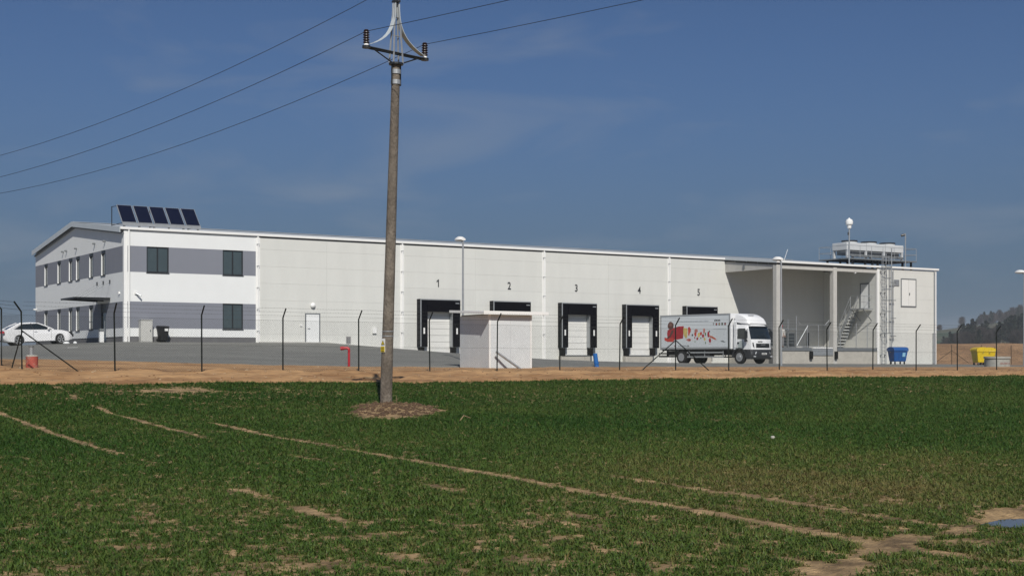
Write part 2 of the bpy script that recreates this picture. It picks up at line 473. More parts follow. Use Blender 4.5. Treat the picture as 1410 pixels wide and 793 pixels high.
# ------------------------------------------------------------------ the far hill and its woods
M_HILL = mat('hill_meadow', (0.032, 0.058, 0.022), 0.95, col2=(0.085, 0.080, 0.045), c2scale=0.009, c2pos=(0.47, 0.56), var=0.2, vscale=0.05)
def hill_h(X, Z):
    ridge = 29 + 145 * np.clip(X / Z - 0.3105, -0.1, 0.11) + 5 * (fbm(X * 0.012, Z * 0.004) - 0.5)
    up = lin(Z, [560, 700, 880, 1330, 1700, 2400], [0.0, 0.27, 0.42, 1.0, 0.72, 0.0])
    side = sstep((X / Z - 0.235) / 0.06) * (1 - sstep((X / Z - 0.60) / 0.3))
    return -7.6 + (ridge + 7.6) * up * side
HX, HZ = np.meshgrid(np.arange(100, 1460, 20.0), np.arange(540, 2420, 20.0))
HU, HV = CT * HX + ST * HZ, -ST * HX + CT * HZ
grid('hill', HU, HV, lambda u, v: hill_h(HX, HZ), M_HILL)
M_PINE = mat('pine_needles', (0.014, 0.024, 0.013), 0.9, rnd=0.35)
M_TWIG = mat('bare_twigs', (0.060, 0.050, 0.043), 0.9, rnd=0.25)
M_BARK = mat('bark', (0.07, 0.06, 0.05), 0.95, var=0.3, vscale=1.0)

def trunk_mesh(h, r, rng, limbs=7, low=0.35):
    m = MB(); m.tube([(0, 0, -1.0), (0.02 * h * rng.uniform(-1, 1), 0, h * 0.5), (0.03 * h * rng.uniform(-1, 1), 0.02 * h, h * 0.93)], r, 6, r * 0.25)
    for k in range(limbs):
        z = h * (low + (0.9 - low) * k / limbs); a = rng.uniform(0, 2 * PI); l = h * 0.22 * (1.1 - z / h) + 0.6
        m.tube([(0, 0, z), (math.cos(a) * l * 0.6, math.sin(a) * l * 0.6, z + l * 0.35), (math.cos(a) * l, math.sin(a) * l, z + l * 0.8)], r * 0.35, 4, r * 0.08)
    return m
def clump_mesh(centers, n, size, rng, flat=0.7):
    m = MB()
    for (c, rad) in centers:
        for i in range(n):
            d = Vector((rng.gauss(0, 1), rng.gauss(0, 1), rng.gauss(0, 1))).normalized() * (rng.random() ** 0.4)
            p = Vector(c) + Vector((d.x * rad, d.y * rad, d.z * rad * flat))
            a = Vector((rng.gauss(0, 1), rng.gauss(0, 1), rng.gauss(0, 0.6))).normalized()
            b = a.cross(Vector((rng.gauss(0, 1), rng.gauss(0, 1), rng.gauss(0, 1)))).normalized()
            s1 = size * rng.uniform(0.6, 1.4); s2 = size * rng.uniform(0.3, 0.7)
            m.add([p - a * s1, p + b * s2, p + a * s1, p - b * s2], [(0, 1, 2, 3)])
    return m
def twig_mesh(h, rad, low, n, rng):
    m = MB()
    for i in range(n):
        t = rng.random(); z0 = h * (low + (0.88 - low) * t); a = rng.uniform(0, 2 * PI)
        rr = rad * (0.55 + 0.6 * math.sin(PI * min(1, 0.25 + 0.75 * t)))
        st = Vector((math.cos(a), math.sin(a), 0)) * rr * rng.uniform(0.0, 0.7) + Vector((0, 0, z0))
        en = st + Vector((math.cos(a + rng.uniform(-.9, .9)), math.sin(a + rng.uniform(-.9, .9)), rng.uniform(0.3, 1.6))) * rr * rng.uniform(0.3, 0.6)
        sd = (en - st).cross(Vector((rng.gauss(0, 1), rng.gauss(0, 1), rng.gauss(0, 1)))).normalized() * rad * 0.022
        m.add([st - sd, st + sd, en], [(0, 1, 2)])
    return m
_r = random.Random(5)
PROTO = []
for k in range(3):      # pines
    h = 15.0; cs = []
    for i in range(16):
        t = i / 15; z = h * (0.34 + 0.62 * t); rad = h * (0.13 * (1 - t) ** 0.7 + 0.03); a = _r.uniform(0, 2 * PI)
        o = rad * _r.uniform(0.3, 1.0); cs.append(((math.cos(a) * o, math.sin(a) * o, z), rad * 0.8 + 0.35))
    PROTO.append((trunk_mesh(h, 0.22, _r).mesh('pine_trunk', fix=False), clump_mesh(cs, 42, 0.55, _r).mesh('pine_crown', fix=False), M_PINE))
for k in range(3):      # leafless broadleaf trees
    h = 13.0
    PROTO.append((trunk_mesh(h, 0.20, _r, 12, 0.3).mesh('broadleaf_trunk', fix=False), twig_mesh(h, 3.4, 0.28, 900, _r).mesh('broadleaf_crown', fix=False), M_TWIG))
for (a, b, m) in PROTO: a.materials.append(M_BARK); b.materials.append(m)
def far_tree(name, k, X, Z, sc, label, group):
    u, v = uv(X, Z)
    t = thing(name, label, 'tree', (u, v, float(hill_h(np.array(X), np.array(Z)))), _r.uniform(0, 6.28), group)
    t.scale = (sc, sc, sc * _r.uniform(0.92, 1.08))
    link('trunk', PROTO[k][0], None, t); link('crown', PROTO[k][1], None, t)
    return t
def px_far(x, Z): return (x - 705.0) / F * Z
# single trees that stand out against the sky or the meadow
ORD = ['first', 'second', 'third', 'fourth', 'fifth', 'sixth', 'seventh', 'eighth', 'ninth', 'tenth']
for q_, (x, Z, k, sc) in enumerate([(1323, 1330, 3, 0.85), (1325.5, 1335, 4, 0.9), (1351, 1325, 5, 0.8), (1376, 1330, 4, 0.95), (1394, 1300, 3, 1.15), (1400, 1310, 5, 1.0), (1405, 1305, 4, 1.25)]):
    far_tree('broadleaf_tree', k, px_far(x, Z), Z, sc, 'leafless broadleaf tree standing up from the far ridge, %s from the left' % ORD[q_], 'leafless trees on the far ridge')
for q_, (x, Z, k, sc) in enumerate([(1326, 820, 0, 0.9), (1333, 815, 1, 0.98), (1340, 812, 2, 1.06), (1352, 815, 0, 0.92), (1358, 812, 1, 1.0), (1391, 800, 2, 1.16), (1397, 798, 0, 1.1), (1402, 800, 1, 1.12), (1408, 795, 2, 1.18), (1414, 797, 0, 1.15)]):
    far_tree('pine_tree', k, px_far(x, Z), Z, sc, 'dark pine among bare trees below the far hill, %s from the left' % ORD[q_], 'dark pines below the far hill')
# the wood as one mass
def wood(name, spots, label):
    allv = []; allf = []; mi = []; base = 0
    mats = [M_BARK, M_PINE, M_TWIG]
    cache = {}
    for (k, X, Z, sc, rot) in spots:
        u, v = uv(X, Z); z0 = float(hill_h(np.array(X), np.array(Z)))
        c, s = math.cos(rot) * sc, math.sin(rot) * sc
        for j in (0, 1):
            me = PROTO[k][j]
            if (k, j) not in cache:
                co = np.empty(len(me.vertices) * 3); me.vertices.foreach_get('co', co)
                cache[(k, j)] = (co.reshape(-1, 3), [tuple(p.vertices) for p in me.polygons])
            co, fs = cache[(k, j)]
            w = np.stack([co[:, 0] * c - co[:, 1] * s + u, co[:, 0] * s + co[:, 1] * c + v, co[:, 2] * sc + z0], -1)
            allv.append(w); allf += [tuple(i + base for i in f) for f in fs]; base += len(co)
            mi += [0 if j == 0 else (1 if k < 3 else 2)] * len(fs)
    me = bpy.data.meshes.new(name); me.from_pydata(np.concatenate(allv).tolist(), [], allf)
    for m in mats: me.materials.append(m)
    me.polygons.foreach_set('material_index', mi); me.update()
    o = link(name, me, None); tag(o, label, 'wood', kind='stuff'); return o
sp = []
for i in range(150):
    x = _r.uniform(1296, 1450); Z = _r.uniform(700, 860)
    k = _r.choice([3, 4, 5, 3, 4, 5, 0]) if x < 1385 else _r.choice([0, 1, 2, 3, 4, 5])
    low = np.interp(x, [1290, 1315, 1340, 1450], [0.40, 0.72, 0.92, 1.05])
    sp.append((k, px_far(x, Z), Z, low * _r.uniform(0.8, 1.05), _r.uniform(0, 6.28)))
wood('wood', sp, 'bare grey wood along the foot of the far hill')
sp = []
for i in range(150):
    x = _r.uniform(1319, 1470); Z = _r.uniform(1270, 1420) + (60 if x < 1345 else 0)
    if 1331 < x < 1337: continue
    sp.append((_r.choice([3, 4, 5, 5, 0]), px_far(x, Z), Z, _r.uniform(0.45, 0.7) if x < 1350 else _r.uniform(0.6, 0.95), _r.uniform(0, 6.28)))
for i in range(10):
    sp.append((_r.choice([3, 4]), px_far(_r.uniform(1288, 1297), 1250), _r.uniform(1230, 1280), 0.55, _r.uniform(0, 6.28)))
wood('ridge_wood', sp, 'hazy wood covering the top of the far hill')

# ------------------------------------------------------------------ the warehouse
V0F, VC = 89.4, 83.0            # main wall and canopy front
UL, UR, UCAN, UBL = 26.6, 97.6, 78.3, 90.1
VB, VR = 113.4, 101.4           # back wall and ridge
ZE, ZR = 8.45, 9.78             # wall top at the eaves, at the ridge
OFFU = 35.9                     # end of the office part
def roof_z(v): return ZE + 0.02 + (min(v, 2 * VR - v) - V0F) * (ZR - ZE) / (VR - V0F)
WH = thing('warehouse', 'long white warehouse with grey-banded office end, numbered loading docks and a corner canopy', 'building', (UL, V0F, 1.05))

# cores that stand behind every cladding piece
part('wall_core', MB().box(UL + 0.24, OFFU, V0F + 0.24, VB - 0.1, 0.5, 8.42), M_PANELGAP, WH)
part('wall_core', MB().box(OFFU + 0.003, UR - 0.03, V0F + 0.05, VB - 0.1, -1.2, 8.40), M_PANELGAP, WH)
part('wall_core', MB().box(UBL + 0.05, UR - 0.04, VC + 0.05, V0F + 0.04, -1.2, 7.80), M_PANELGAP, WH)

BAND = [(7.43, ZE), (5.72, 7.43), (3.78, 5.72), (2.03, 3.78), (1.47, 2.03)]
# front of the office part
fw_up = [(28.1, 29.6), (33.36, 34.82)]; fw_lo = [(33.36, 34.82)]
def strip_front(z0, z1, m, holes, name):
    a = UL
    for (h0, h1) in holes + [(OFFU, None)]:
        part(name, box(a, h0, V0F, V0F + 0.22, z0, z1), m, WH); a = h1
strip_front(*BAND[0], M_WHITE, [], 'white_band'); strip_front(*BAND[1], M_GREY, fw_up, 'grey_band')
strip_front(*BAND[2], M_WHITE, [], 'white_band'); strip_front(*BAND[3], M_GREY, fw_lo, 'grey_band')
strip_front(*BAND[4], M_WHITE, [], 'white_band')
part('plinth', box(UL + 0.03, OFFU, V0F + 0.03, V0F + 0.22, 0.4, 1.47), M_PLINTH, WH)
# gable
GW = [4.8, 7.8, 11.3, 13.3, 16.6, 20.6]          # window centres, metres from the corner
gv = [V0F + t for t in GW]
HWID = 0.52
def strip_gable(z0, z1, m, holes, name):
    a = V0F + 0.22
    for (h0, h1) in holes + [(VB, None)]:
        part(name, box(UL, UL + 0.22, a, h0, z0, z1), m, WH); a = h1
part('white_band', MB().prism([(V0F + 0.22, 7.43), (VB, 7.43), (VB, ZE - 0.03), (VR, ZR - 0.05), (V0F + 0.22, ZE - 0.01)], 'x', UL, UL + 0.22), M_WHITE, WH)
strip_gable(*BAND[1], M_GREY, [(c - HWID, c + HWID) for c in gv], 'grey_band')
strip_gable(*BAND[2], M_WHITE, [], 'white_band')
lowh = [(gv[0] - 0.62, gv[0] + 0.62)] + [(c - HWID, c + HWID) for c in gv[1:]]
strip_gable(*BAND[3], M_GREY, lowh, 'grey_band')
strip_gable(*BAND[4], M_WHITE, [lowh[0]], 'white_band')
a = V0F + 0.22
part('plinth', box(UL + 0.03, UL + 0.22, a, lowh[0][0], 0.4, 1.47), M_PLINTH, WH)
part('plinth', box(UL + 0.03, UL + 0.22, lowh[0][1], VB, 0.4, 1.47), M_PLINTH, WH)

def window(side, a0, a1, z0, z1, leaves=2):
    def B(p0, p1, d0, d1, q0, q1):
        return MB().box(p0, p1, V0F + d0, V0F + d1, q0, q1) if side == 'front' else MB().box(UL + d0, UL + d1, p0, p1, q0, q1)
    e = 0.004
    D0, D1 = (0.06, 0.14) if side == 'front' else (0.085, 0.165)
    fr = MB(); w = 0.075
    for (p0, p1, q0, q1) in [(a0 + e, a0 + w, z0 + e, z1 - e), (a1 - w, a1 - e, z0 + e, z1 - e), (a0 + w, a1 - w, z0 + e, z0 + w), (a0 + w, a1 - w, z1 - w, z1 - e)]:
        t = B(p0, p1, D0, D1, q0, q1); fr.add(t.v, t.f)
    wobj = part('window', fr, M_ANTH, WH)
    xs = np.linspace(a0 + w, a1 - w, leaves + 1)
    for i in range(leaves):
        if i: part('mullion', B(xs[i] - 0.045, xs[i] + 0.045, D0 + 0.003, D1, z0 + w, z1 - w), M_ANTH, wobj)
        part('pane', B(xs[i] + (0.045 if i else 0), xs[i + 1] - (0.045 if i < leaves - 1 else 0), D0 + 0.03, D0 + 0.05, z0 + w, z1 - w), M_GLASS, wobj)
    part('sill', B(a0 - 0.03, a1 + 0.03, -0.05, D0, z0 - 0.05, z0 - 0.004), M_ANTH, wobj)
    if side == 'gable':
        part('reveal', B(a1 - 0.012, a1 - 0.003, 0.003, D0, z0 + e, z1 - e), M_WHITE, wobj)
        part('head', B(a0 + e, a1 - 0.012, 0.003, D0, z1 - 0.22, z1 - e), M_ANTH, wobj)  # dark block standing in for the shade at the top of the recess
for (p, q) in fw_up: window('front', p, q, *BAND[1])
for (p, q) in fw_lo: window('front', p, q, *BAND[3])
for c in gv: window('gable', c - HWID, c + HWID, *BAND[1], leaves=1)
for c in gv[1:]: window('gable', c - HWID, c + HWID, *BAND[3], leaves=1)
# entrance door in the gable
dr = part('entrance_door', MB().box(UL + 0.06, UL + 0.14, lowh[0][0] + 0.004, lowh[0][0] + 0.10, 1.12, 3.77).box(UL + 0.06, UL + 0.14, lowh[0][1] - 0.10, lowh[0][1] - 0.004, 1.12, 3.77)
          .box(UL + 0.06, UL + 0.14, lowh[0][0] + 0.10, lowh[0][1] - 0.10, 3.15, 3.77).box(UL + 0.06, UL + 0.14, lowh[0][0] + 0.10, lowh[0][1] - 0.10, 1.12, 1.25), M_ANTH, WH)
part('pane', box(UL + 0.09, UL + 0.11, lowh[0][0] + 0.10, lowh[0][1] - 0.10, 1.25, 3.15), M_GLASS, dr)
part('handle', MB().tube([(UL - 0.02, lowh[0][0] + 0.2, 1.7), (UL - 0.02, lowh[0][0] + 0.2, 2.6)], 0.02, 6), M_GALV, dr)
# entrance canopy: clear sheet on three dark beams hung from rods
ca = part('entrance_canopy', MB().box(UL - 2.4, UL - 0.004, V0F + 3.1, V0F + 6.3, 4.10, 4.125), M_CLEAR, WH)
for t in (3.15, 4.7, 6.22):
    part('beam', MB().prism([(UL - 2.42, 4.02), (UL - 0.01, 3.93), (UL - 0.01, 4.095), (UL - 2.42, 4.095)], 'y', V0F + t, V0F + t + 0.07), M_ANTH, ca)
    part('rod', MB().tube([(UL - 1.75, V0F + t + 0.035, 4.11), (UL - 0.02, V0F + t + 0.035, 5.2)], 0.018, 6), M_GALVD, ca)
    part('anchor_plate', box(UL - 0.05, UL - 0.003, V0F + t - 0.06, V0F + t + 0.13, 5.10, 5.32), M_ANTH, ca)
part('edge_frame', box(UL - 2.47, UL - 2.425, V0F + 3.06, V0F + 6.34, 4.0, 4.12), M_ANTH, ca)
part('wall_rail', MB().box(UL - 0.10, UL - 0.012, V0F + 3.235, V0F + 4.69, 3.99, 4.09).box(UL - 0.10, UL - 0.012, V0F + 4.785, V0F + 6.21, 3.99, 4.09), M_ANTH, ca)
# small outlets high on the gable, cameras
for t, z in [(4.3, 8.02), (6.8, 8.02), (11.6, 8.02), (14.3, 8.02), (15.3, 8.02)]:
    part('vent_outlet', MB().lathe([(0.07, 0.0), (0.07, -0.16), (0.045, -0.2)], (UL, V0F + t, z), 8, 'x'), M_GALVD, WH)
for (bx, by, z) in [(UL - 0.03, V0F + 1.0, 4.35), (UL + 0.75, V0F - 0.03, 4.33)]:
    c = part('wall_camera', MB().box(bx - 0.06, bx + 0.06, by - 0.06, by + 0.05, z - 0.07, z + 0.09), M_TRIM, WH)
    part('camera_body', MB().tube([(bx + 0.02, by - 0.05, z - 0.02), (bx + 0.22, by - 0.2, z - 0.14), (bx + 0.30, by - 0.26, z - 0.20)], 0.055, 8), M_GALV, c)
part('wall_lamp', MB().box(UL - 0.25, UL - 0.003, VB - 0.45, VB - 0.25, 3.9, 4.0), M_TRIM, WH)

# cladding panels of the main wall
SEAM = [-1.2, -0.63, 0.54, 1.715, 2.89, 4.065, 5.24, 6.415, 7.59, 8.40]
BAY = [OFFU, 41.1, 47.15, 53.42, 59.70, 65.98, 72.26, UCAN, 84.3, UBL]
g = 0.003
for i in range(len(BAY) - 1):
    for j in range(len(SEAM) - 1):
        if SEAM[j + 1] < min(g_wall(BAY[i]), g_wall(BAY[i + 1])) - 0.3: continue
        part('wall_panel', box(BAY[i] + g, BAY[i + 1] - g, V0F, V0F + 0.047, SEAM[j] + g, SEAM[j + 1] - g), M_PANEL, WH)
for j in range(len(SEAM) - 1):
    z1 = min(SEAM[j + 1], 7.82)
    if SEAM[j] > 7.8: continue
    part('wall_panel', box(UBL + 0.06, UR - g, VC, VC + 0.047, SEAM[j] + g, z1 - g), M_PANEL, WH)
    part('wall_panel', box(UBL, UBL + 0.047, VC + 0.06, V0F - g, SEAM[j] + g, z1 - g), M_PANEL, WH)
    part('wall_panel', box(UR - 0.027, UR, VC + 0.06, VB - 0.1, SEAM[j] + g, z1 - g), M_PANEL, WH)
part('wall_panel', box(OFFU, UR, VB - 0.09, VB, -1.0, 8.4), M_PANEL, WH)
# flashing strips with downpipes
for u in (OFFU, 47.15, 59.70, 72.26):
    zb = g_wall(u) - 0.1
    part('cover_strip', box(u - 0.16, u + 0.16, V0F - 0.022, V0F - 0.003, zb, 8.42), M_TRIM, WH)
    dp = part('downpipe', MB().tube([(u - 0.02, V0F - 0.09, 8.45), (u - 0.02, V0F - 0.11, 8.15), (u - 0.02, V0F - 0.11, zb)], 0.055, 8), M_TRIM, WH, smooth=True)
    for k in range(5):
        z = 1.9 + 1.5 * k
        part('bracket', box(u - 0.10, u + 0.06, V0F - 0.17, V0F - 0.024, z, z + 0.04), M_GALV, dp)
part('corner_trim', MB().box(UL - 0.02, UL + 0.22, V0F - 0.024, V0F - 0.003, 1.0, 8.42).box(UL - 0.02, UL - 0.003, V0F - 0.002, V0F + 0.22, 1.0, 8.42), M_TRIM, WH)
part('downpipe', MB().tube([(UL + 0.30, V0F - 0.09, 8.45), (UL + 0.30, V0F - 0.10, 8.12), (UL + 0.30, V0F - 0.10, 1.0)], 0.06, 8), M_TRIM, WH, smooth=True)
part('corner_trim', MB().box(UR - 0.22, UR + 0.02, VC - 0.022, VC - 0.003, -0.8, 7.85).box(UR + 0.003, UR + 0.02, VC - 0.002, VC + 0.22, -0.8, 7.85), M_TRIM, WH)
part('corner_trim', MB().box(UBL - 0.02, UBL + 0.20, VC - 0.022, VC - 0.003, -0.8, 7.80).box(UBL - 0.02, UBL - 0.003, VC - 0.002, VC + 0.15, 0.96, 7.80), M_TRIM, WH)
part('downpipe', MB().tube([(UR - 0.30, VC - 0.08, 7.9), (UR - 0.30, VC - 0.10, 7.6), (UR - 0.30, VC - 0.10, -0.6)], 0.055, 8), M_GALV, WH, smooth=True)

# roof
ov = 0.03
def rz(v): return ZE + 0.04 + (v - V0F) * (ZR - ZE) / (VR - V0F)
def slope_slab(m, u0, u1, va, vb, za, zb, t):
    m.add([(u0, va, za), (u1, va, za), (u1, vb, zb), (u0, vb, zb), (u0, va, za + t), (u1, va, za + t), (u1, vb, zb + t), (u0, vb, zb + t)],
          [(3, 2, 1, 0), (4, 5, 6, 7), (0, 1, 5, 4), (1, 2, 6, 5), (2, 3, 7, 6), (3, 0, 4, 7)])
rf = MB()
slope_slab(rf, UL - 0.25, UR + 0.2, V0F - ov, VR, rz(V0F - ov), rz(VR), 0.13)
slope_slab(rf, UL - 0.25, UR + 0.2, VB + ov, VR + 0.003, rz(V0F - ov), rz(VR), 0.13)
roof = part('roof', rf, M_ROOF, WH)
CZ = (ZR - ZE) / (VR - V0F)
def cz(v): return rz(V0F - ov) + (v - (V0F - ov)) * 0.094
rf = MB(); slope_slab(rf, UCAN + 0.02, UR + 0.2, VC - 0.04, V0F - ov - 0.003, cz(VC - 0.04), cz(V0F - ov), 0.13)
part('canopy_roof', rf, M_ROOF, WH)
# purlins / soffit of the canopy
for k in range(4):
    v = VC + 1.2 + 1.35 * k
    part('purlin', box(UCAN + 0.35, UBL - 0.06, v, v + 0.12, cz(v) - 0.25, cz(v) - 0.004), M_GALVD, WH)
# verge flashing of the gable
for (va, vb) in ((V0F - ov, VR), (VB + ov, VR)):
    m = MB(); y0, y1 = sorted((va, vb))
    zA, zB = (rz(V0F - ov), rz(VR)) if va < vb else (rz(VR), rz(V0F - ov))
    m.prism([(y0, zA - 0.20), (y1, zB - 0.20), (y1, zB + 0.16), (y0, zA + 0.16)], 'x', UL - 0.30, UL - 0.253)
    part('verge_flashing', m, M_VERGE, roof)
    m = MB(); m.prism([(y0, zA - 0.30), (y1, zB - 0.30), (y1, zB - 0.21), (y0, zA - 0.21)], 'x', UL - 0.12, UL - 0.005)
    part('verge_board', m, M_GALVD, roof)
part('ridge_cap', MB().prism([(VR - 0.3, rz(VR) + 0.135), (VR, rz(VR) + 0.19), (VR + 0.3, rz(VR) + 0.135)], 'x', UL - 0.2, UR + 0.15), M_VERGE, roof)
# gutters
def gutter(u0, u1, v, z):
    part('gutter', MB().prism([(v - 0.11, z + 0.18), (v - 0.11, z + 0.03), (v - 0.08, z), (v, z), (v, z + 0.18)], 'x', u0, u1), M_TRIM, WH)
gutter(UL - 0.28, UCAN - 0.01, V0F - ov - 0.003, rz(V0F - ov) - 0.02)
gutter(UCAN - 0.05, UR + 0.22, VC - 0.043, cz(VC - 0.04) - 0.02)
m = MB(); m.prism([(V0F - ov - 0.12, rz(V0F - ov) - 0.02), (VC - 0.04, cz(VC - .04) - 0.02), (VC - 0.04, cz(VC - .04) + 0.16), (V0F - ov - 0.12, rz(V0F - ov) + 0.16)], 'x', UCAN - 0.03, UCAN + 0.015)
part('canopy_fascia', m, M_VERGE, WH)
# canopy frame
m = MB(); m.prism([(V0F - 0.06, 8.30), (VC + 0.46, 7.72), (VC + 0.46, 7.42), (V0F - 0.06, 7.42)], 'x', UCAN + 0.12, UCAN + 0.42)
part('canopy_beam', m, M_CONC2, WH)
for k in range(1):
    part('beam_bracket', box(UCAN + 0.05, UCAN + 0.117, VC + 3.9, VC + 4.1, 7.6, 7.95), M_GALVD, WH)
for u in (UCAN + 0.05, 84.85):
    part('column', MB().box(u, u + 0.42, VC + 0.02, VC + 0.46, -1.0, 7.72), M_CONC2, WH, bevel=0.02)
part('edge_beam', MB().box(UCAN + 0.475, 84.845, VC + 0.08, VC + 0.36, 7.42, 7.74).box(85.275, UBL - 0.003, VC + 0.08, VC + 0.36, 7.42, 7.74), M_CONC2, WH)
part('canopy_lamp', MB().lathe([(0.13, 0), (0.11, -0.1), (0.05, -0.15)], (87.6, VC + 0.22, 7.415), 10), M_TRIM, WH)
# raised loading platform under the canopy
part('platform', MB().box(UCAN + 0.48, 84.84, VC + 0.05, V0F - 0.004, -1.0, 0.93).box(85.28, UBL - 0.004, VC + 0.05, V0F - 0.004, -1.0, 0.93).box(84.84, 85.28, VC + 0.47, V0F - 0.004, -1.0, 0.925), M_CONC, WH)
part('platform_edge', box(UCAN + 0.48, 82.3, VC + 0.0, VC + 0.047, 0.66, 0.945), M_GALVD, WH)
part('platform_edge', box(85.28, UBL - 0.03, VC + 0.0, VC + 0.047, 0.66, 0.945), M_GALVD, WH)
part('loading_ramp', MB().box(82.35, 84.78, VC - 0.02, VC + 0.045, 0.30, 0.86), M_GALV, WH)
part('ramp_lip', MB().box(82.4, 84.7, VC - 0.05, VC + 0.3, 0.88, 0.965), M_TRIM, WH)
for u in (82.02, 84.92):
    part('bumper', box(u, u + 0.30, VC - 0.16, VC - 0.003, -0.02, 0.62), M_RUBBER, WH, bevel=0.02)

# service hatch, vent, kiosk door on the front of the corner block
ht = part('service_hatch', MB().box(93.02, 94.98, VC - 0.05, VC - 0.003, 4.55, 4.64).box(93.02, 94.98, VC - 0.05, VC - 0.003, 6.96, 7.05).box(93.02, 93.1, VC - 0.05, VC - 0.003, 4.64, 6.96).box(94.9, 94.98, VC - 0.05, VC - 0.003, 4.64, 6.96), M_GALVD, WH)
for u0, u1 in ((93.11, 93.98), (94.03, 94.89)):
    part('door_leaf', box(u0, u1, VC - 0.035, VC - 0.003, 4.65, 6.95), M_DOORW, ht)
part('handle', box(94.05, 94.12, VC - 0.09, VC - 0.036, 5.6, 5.8), M_GALVD, ht)
vt = part('vent_grille', box(92.15, 92.8, VC - 0.04, VC - 0.003, 6.35, 6.92), M_GALV, WH)
for k in range(5): part('louvre', box(92.2, 92.75, VC - 0.06, VC - 0.041, 6.40 + 0.1 * k, 6.45 + 0.1 * k), M_GALV, vt)
part('wall_box', box(97.1, 97.38, VC - 0.14, VC - 0.024, -0.45, 2.3), M_GALV, WH)

# ladder with a safety cage
ld = part('ladder', MB().tube([(90.45, VC - 0.22, -0.45), (90.45, VC - 0.22, 9.1)], 0.035, 6).tube([(90.95, VC - 0.22, -0.45), (90.95, VC - 0.22, 9.1)], 0.035, 6), M_GALV, WH)
for k in range(32): part('rung', MB().tube([(90.45, VC - 0.22, -0.2 + 0.29 * k), (90.95, VC - 0.22, -0.2 + 0.29 * k)], 0.014, 5), M_GALV, ld)
for k in range(8):
    z = 2.2 + 0.95 * k
    part('cage_hoop', MB().tube([(90.43 , VC - 0.22, z)] + [(90.70 - 0.36 * math.cos(a), VC - 0.32 - 0.62 * math.sin(a), z) for a in np.linspace(0, PI, 9)] + [(90.97, VC - 0.22, z)], 0.022, 5), M_GALVD, ld)
for a in np.linspace(0.25, PI - 0.25, 4):
    x, y = 90.70 - 0.36 * math.cos(a), VC - 0.32 - 0.62 * math.sin(a)
    part('cage_bar', MB().tube([(x, y, 2.2), (x, y, 8.9)], 0.016, 5), M_GALV, ld)
for k in range(5):
    part('stand_off', MB().box(90.40, 90.50, VC - 0.22, VC - 0.026, 0.3 + 1.8 * k, 0.36 + 1.8 * k).box(90.90, 91.0, VC - 0.22, VC - 0.026, 0.3 + 1.8 * k, 0.36 + 1.8 * k), M_GALVD, ld)
cp = part('riser_pipe', MB().tube([(91.55, VC - 0.30, -0.4), (91.55, VC - 0.30, 9.6)], 0.045, 8), M_GALV, WH, smooth=True)
for k in range(5): part('pipe_clamp', MB().box(91.45, 92.05, VC - 0.36, VC - 0.30 + 0.02, 0.4 + 1.55 * k, 0.46 + 1.55 * k), M_GALVD, cp)
cp2 = part('riser_pipe', MB().tube([(91.95, VC - 0.12, 1.5), (91.95, VC - 0.12, 7.7)], 0.03, 6), M_GALV, WH)

# side door and steel stair up to it
sd = part('side_door', box(UBL - 0.05, UBL - 0.003, 83.95, 84.85, 4.42, 6.50), M_WHITE, WH)
part('door_frame', MB().box(UBL - 0.07, UBL - 0.003, 83.86, 83.945, 4.42, 6.6).box(UBL - 0.07, UBL - 0.003, 84.855, 84.94, 4.42, 6.6).box(UBL - 0.07, UBL - 0.003, 83.945, 84.855, 6.51, 6.6), M_GALVD, sd)
st = part('staircase', MB().box(UBL - 1.15, UBL - 0.08, 83.45, 85.05, 4.28, 4.38), M_GALV, WH)
s0, s1 = (86.95, 0.95), (85.05, 4.33)
for sx in (UBL - 1.12, UBL - 0.24):
    part('stringer', MB().prism([(s0[0] + 0.16, s0[1]), (s0[0] - 0.16, s0[1]), (s1[0] - 0.06, s1[1] - 0.2), (s1[0] - 0.06, s1[1]), (s1[0] + 0.14, s1[1])], 'x', sx, sx + 0.06), M_GALV, st)
M_STEP = mat('stair_step_steel', (0.58, 0.60, 0.60), 0.5, 0.1, var=0.1, vscale=5)
nst = 12
for k in range(nst):
    t = (k + 0.7) / nst; y = s0[0] + (s1[0] - s0[0]) * t; z = s0[1] + (s1[1] - s0[1]) * t
    part('step', box(UBL - 1.06, UBL - 0.24, y - 0.12, y + 0.12, z - 0.06, z), M_STEP, st)
for sx in (UBL - 1.12, UBL - 0.24):
    r_ = MB()
    r_.tube([(sx, s0[0], s0[1]), (sx, s0[0], s0[1] + 1.05), (sx, s1[0], s1[1] + 1.1)], 0.04, 6)
    r_.tube([(sx, s0[0], s0[1] + 0.55), (sx, s1[0], s1[1] + 0.58)], 0.03, 5)
    for t in (0.33, 0.66):
        y = s0[0] + (s1[0] - s0[0]) * t; z = s0[1] + (s1[1] - s0[1]) * t
        r_.tube([(sx, y, z), (sx, y, z + 1.07)], 0.032, 5)
    part('handrail', r_, M_GALV, st)
r_ = MB()
x = UBL - 1.12
r_.tube([(x, 85.05, 4.38), (x, 85.05, 5.45), (x, 83.48, 5.45), (x, 83.48, 4.38)], 0.025, 6)
r_.tube([(x, 85.05, 4.9), (x, 83.48, 4.9)], 0.018, 5); r_.tube([(x, 84.27, 4.38), (x, 84.27, 5.45)], 0.02, 5)
r_.tube([(x, 83.48, 5.45), (UBL - 0.1, 83.48, 5.45)], 0.025, 6); r_.tube([(x, 83.48, 4.9), (UBL - 0.1, 83.48, 4.9)], 0.018, 5)
part('landing_rail', r_, M_GALV, st)
part('landing_strut', MB().tube([(UBL - 1.1, 83.6, 4.28), (UBL - 0.06, 83.6, 3.3)], 0.04, 6).tube([(UBL - 1.1, 84.9, 4.28), (UBL - 0.06, 84.9, 3.3)], 0.04, 6), M_GALVD, st)
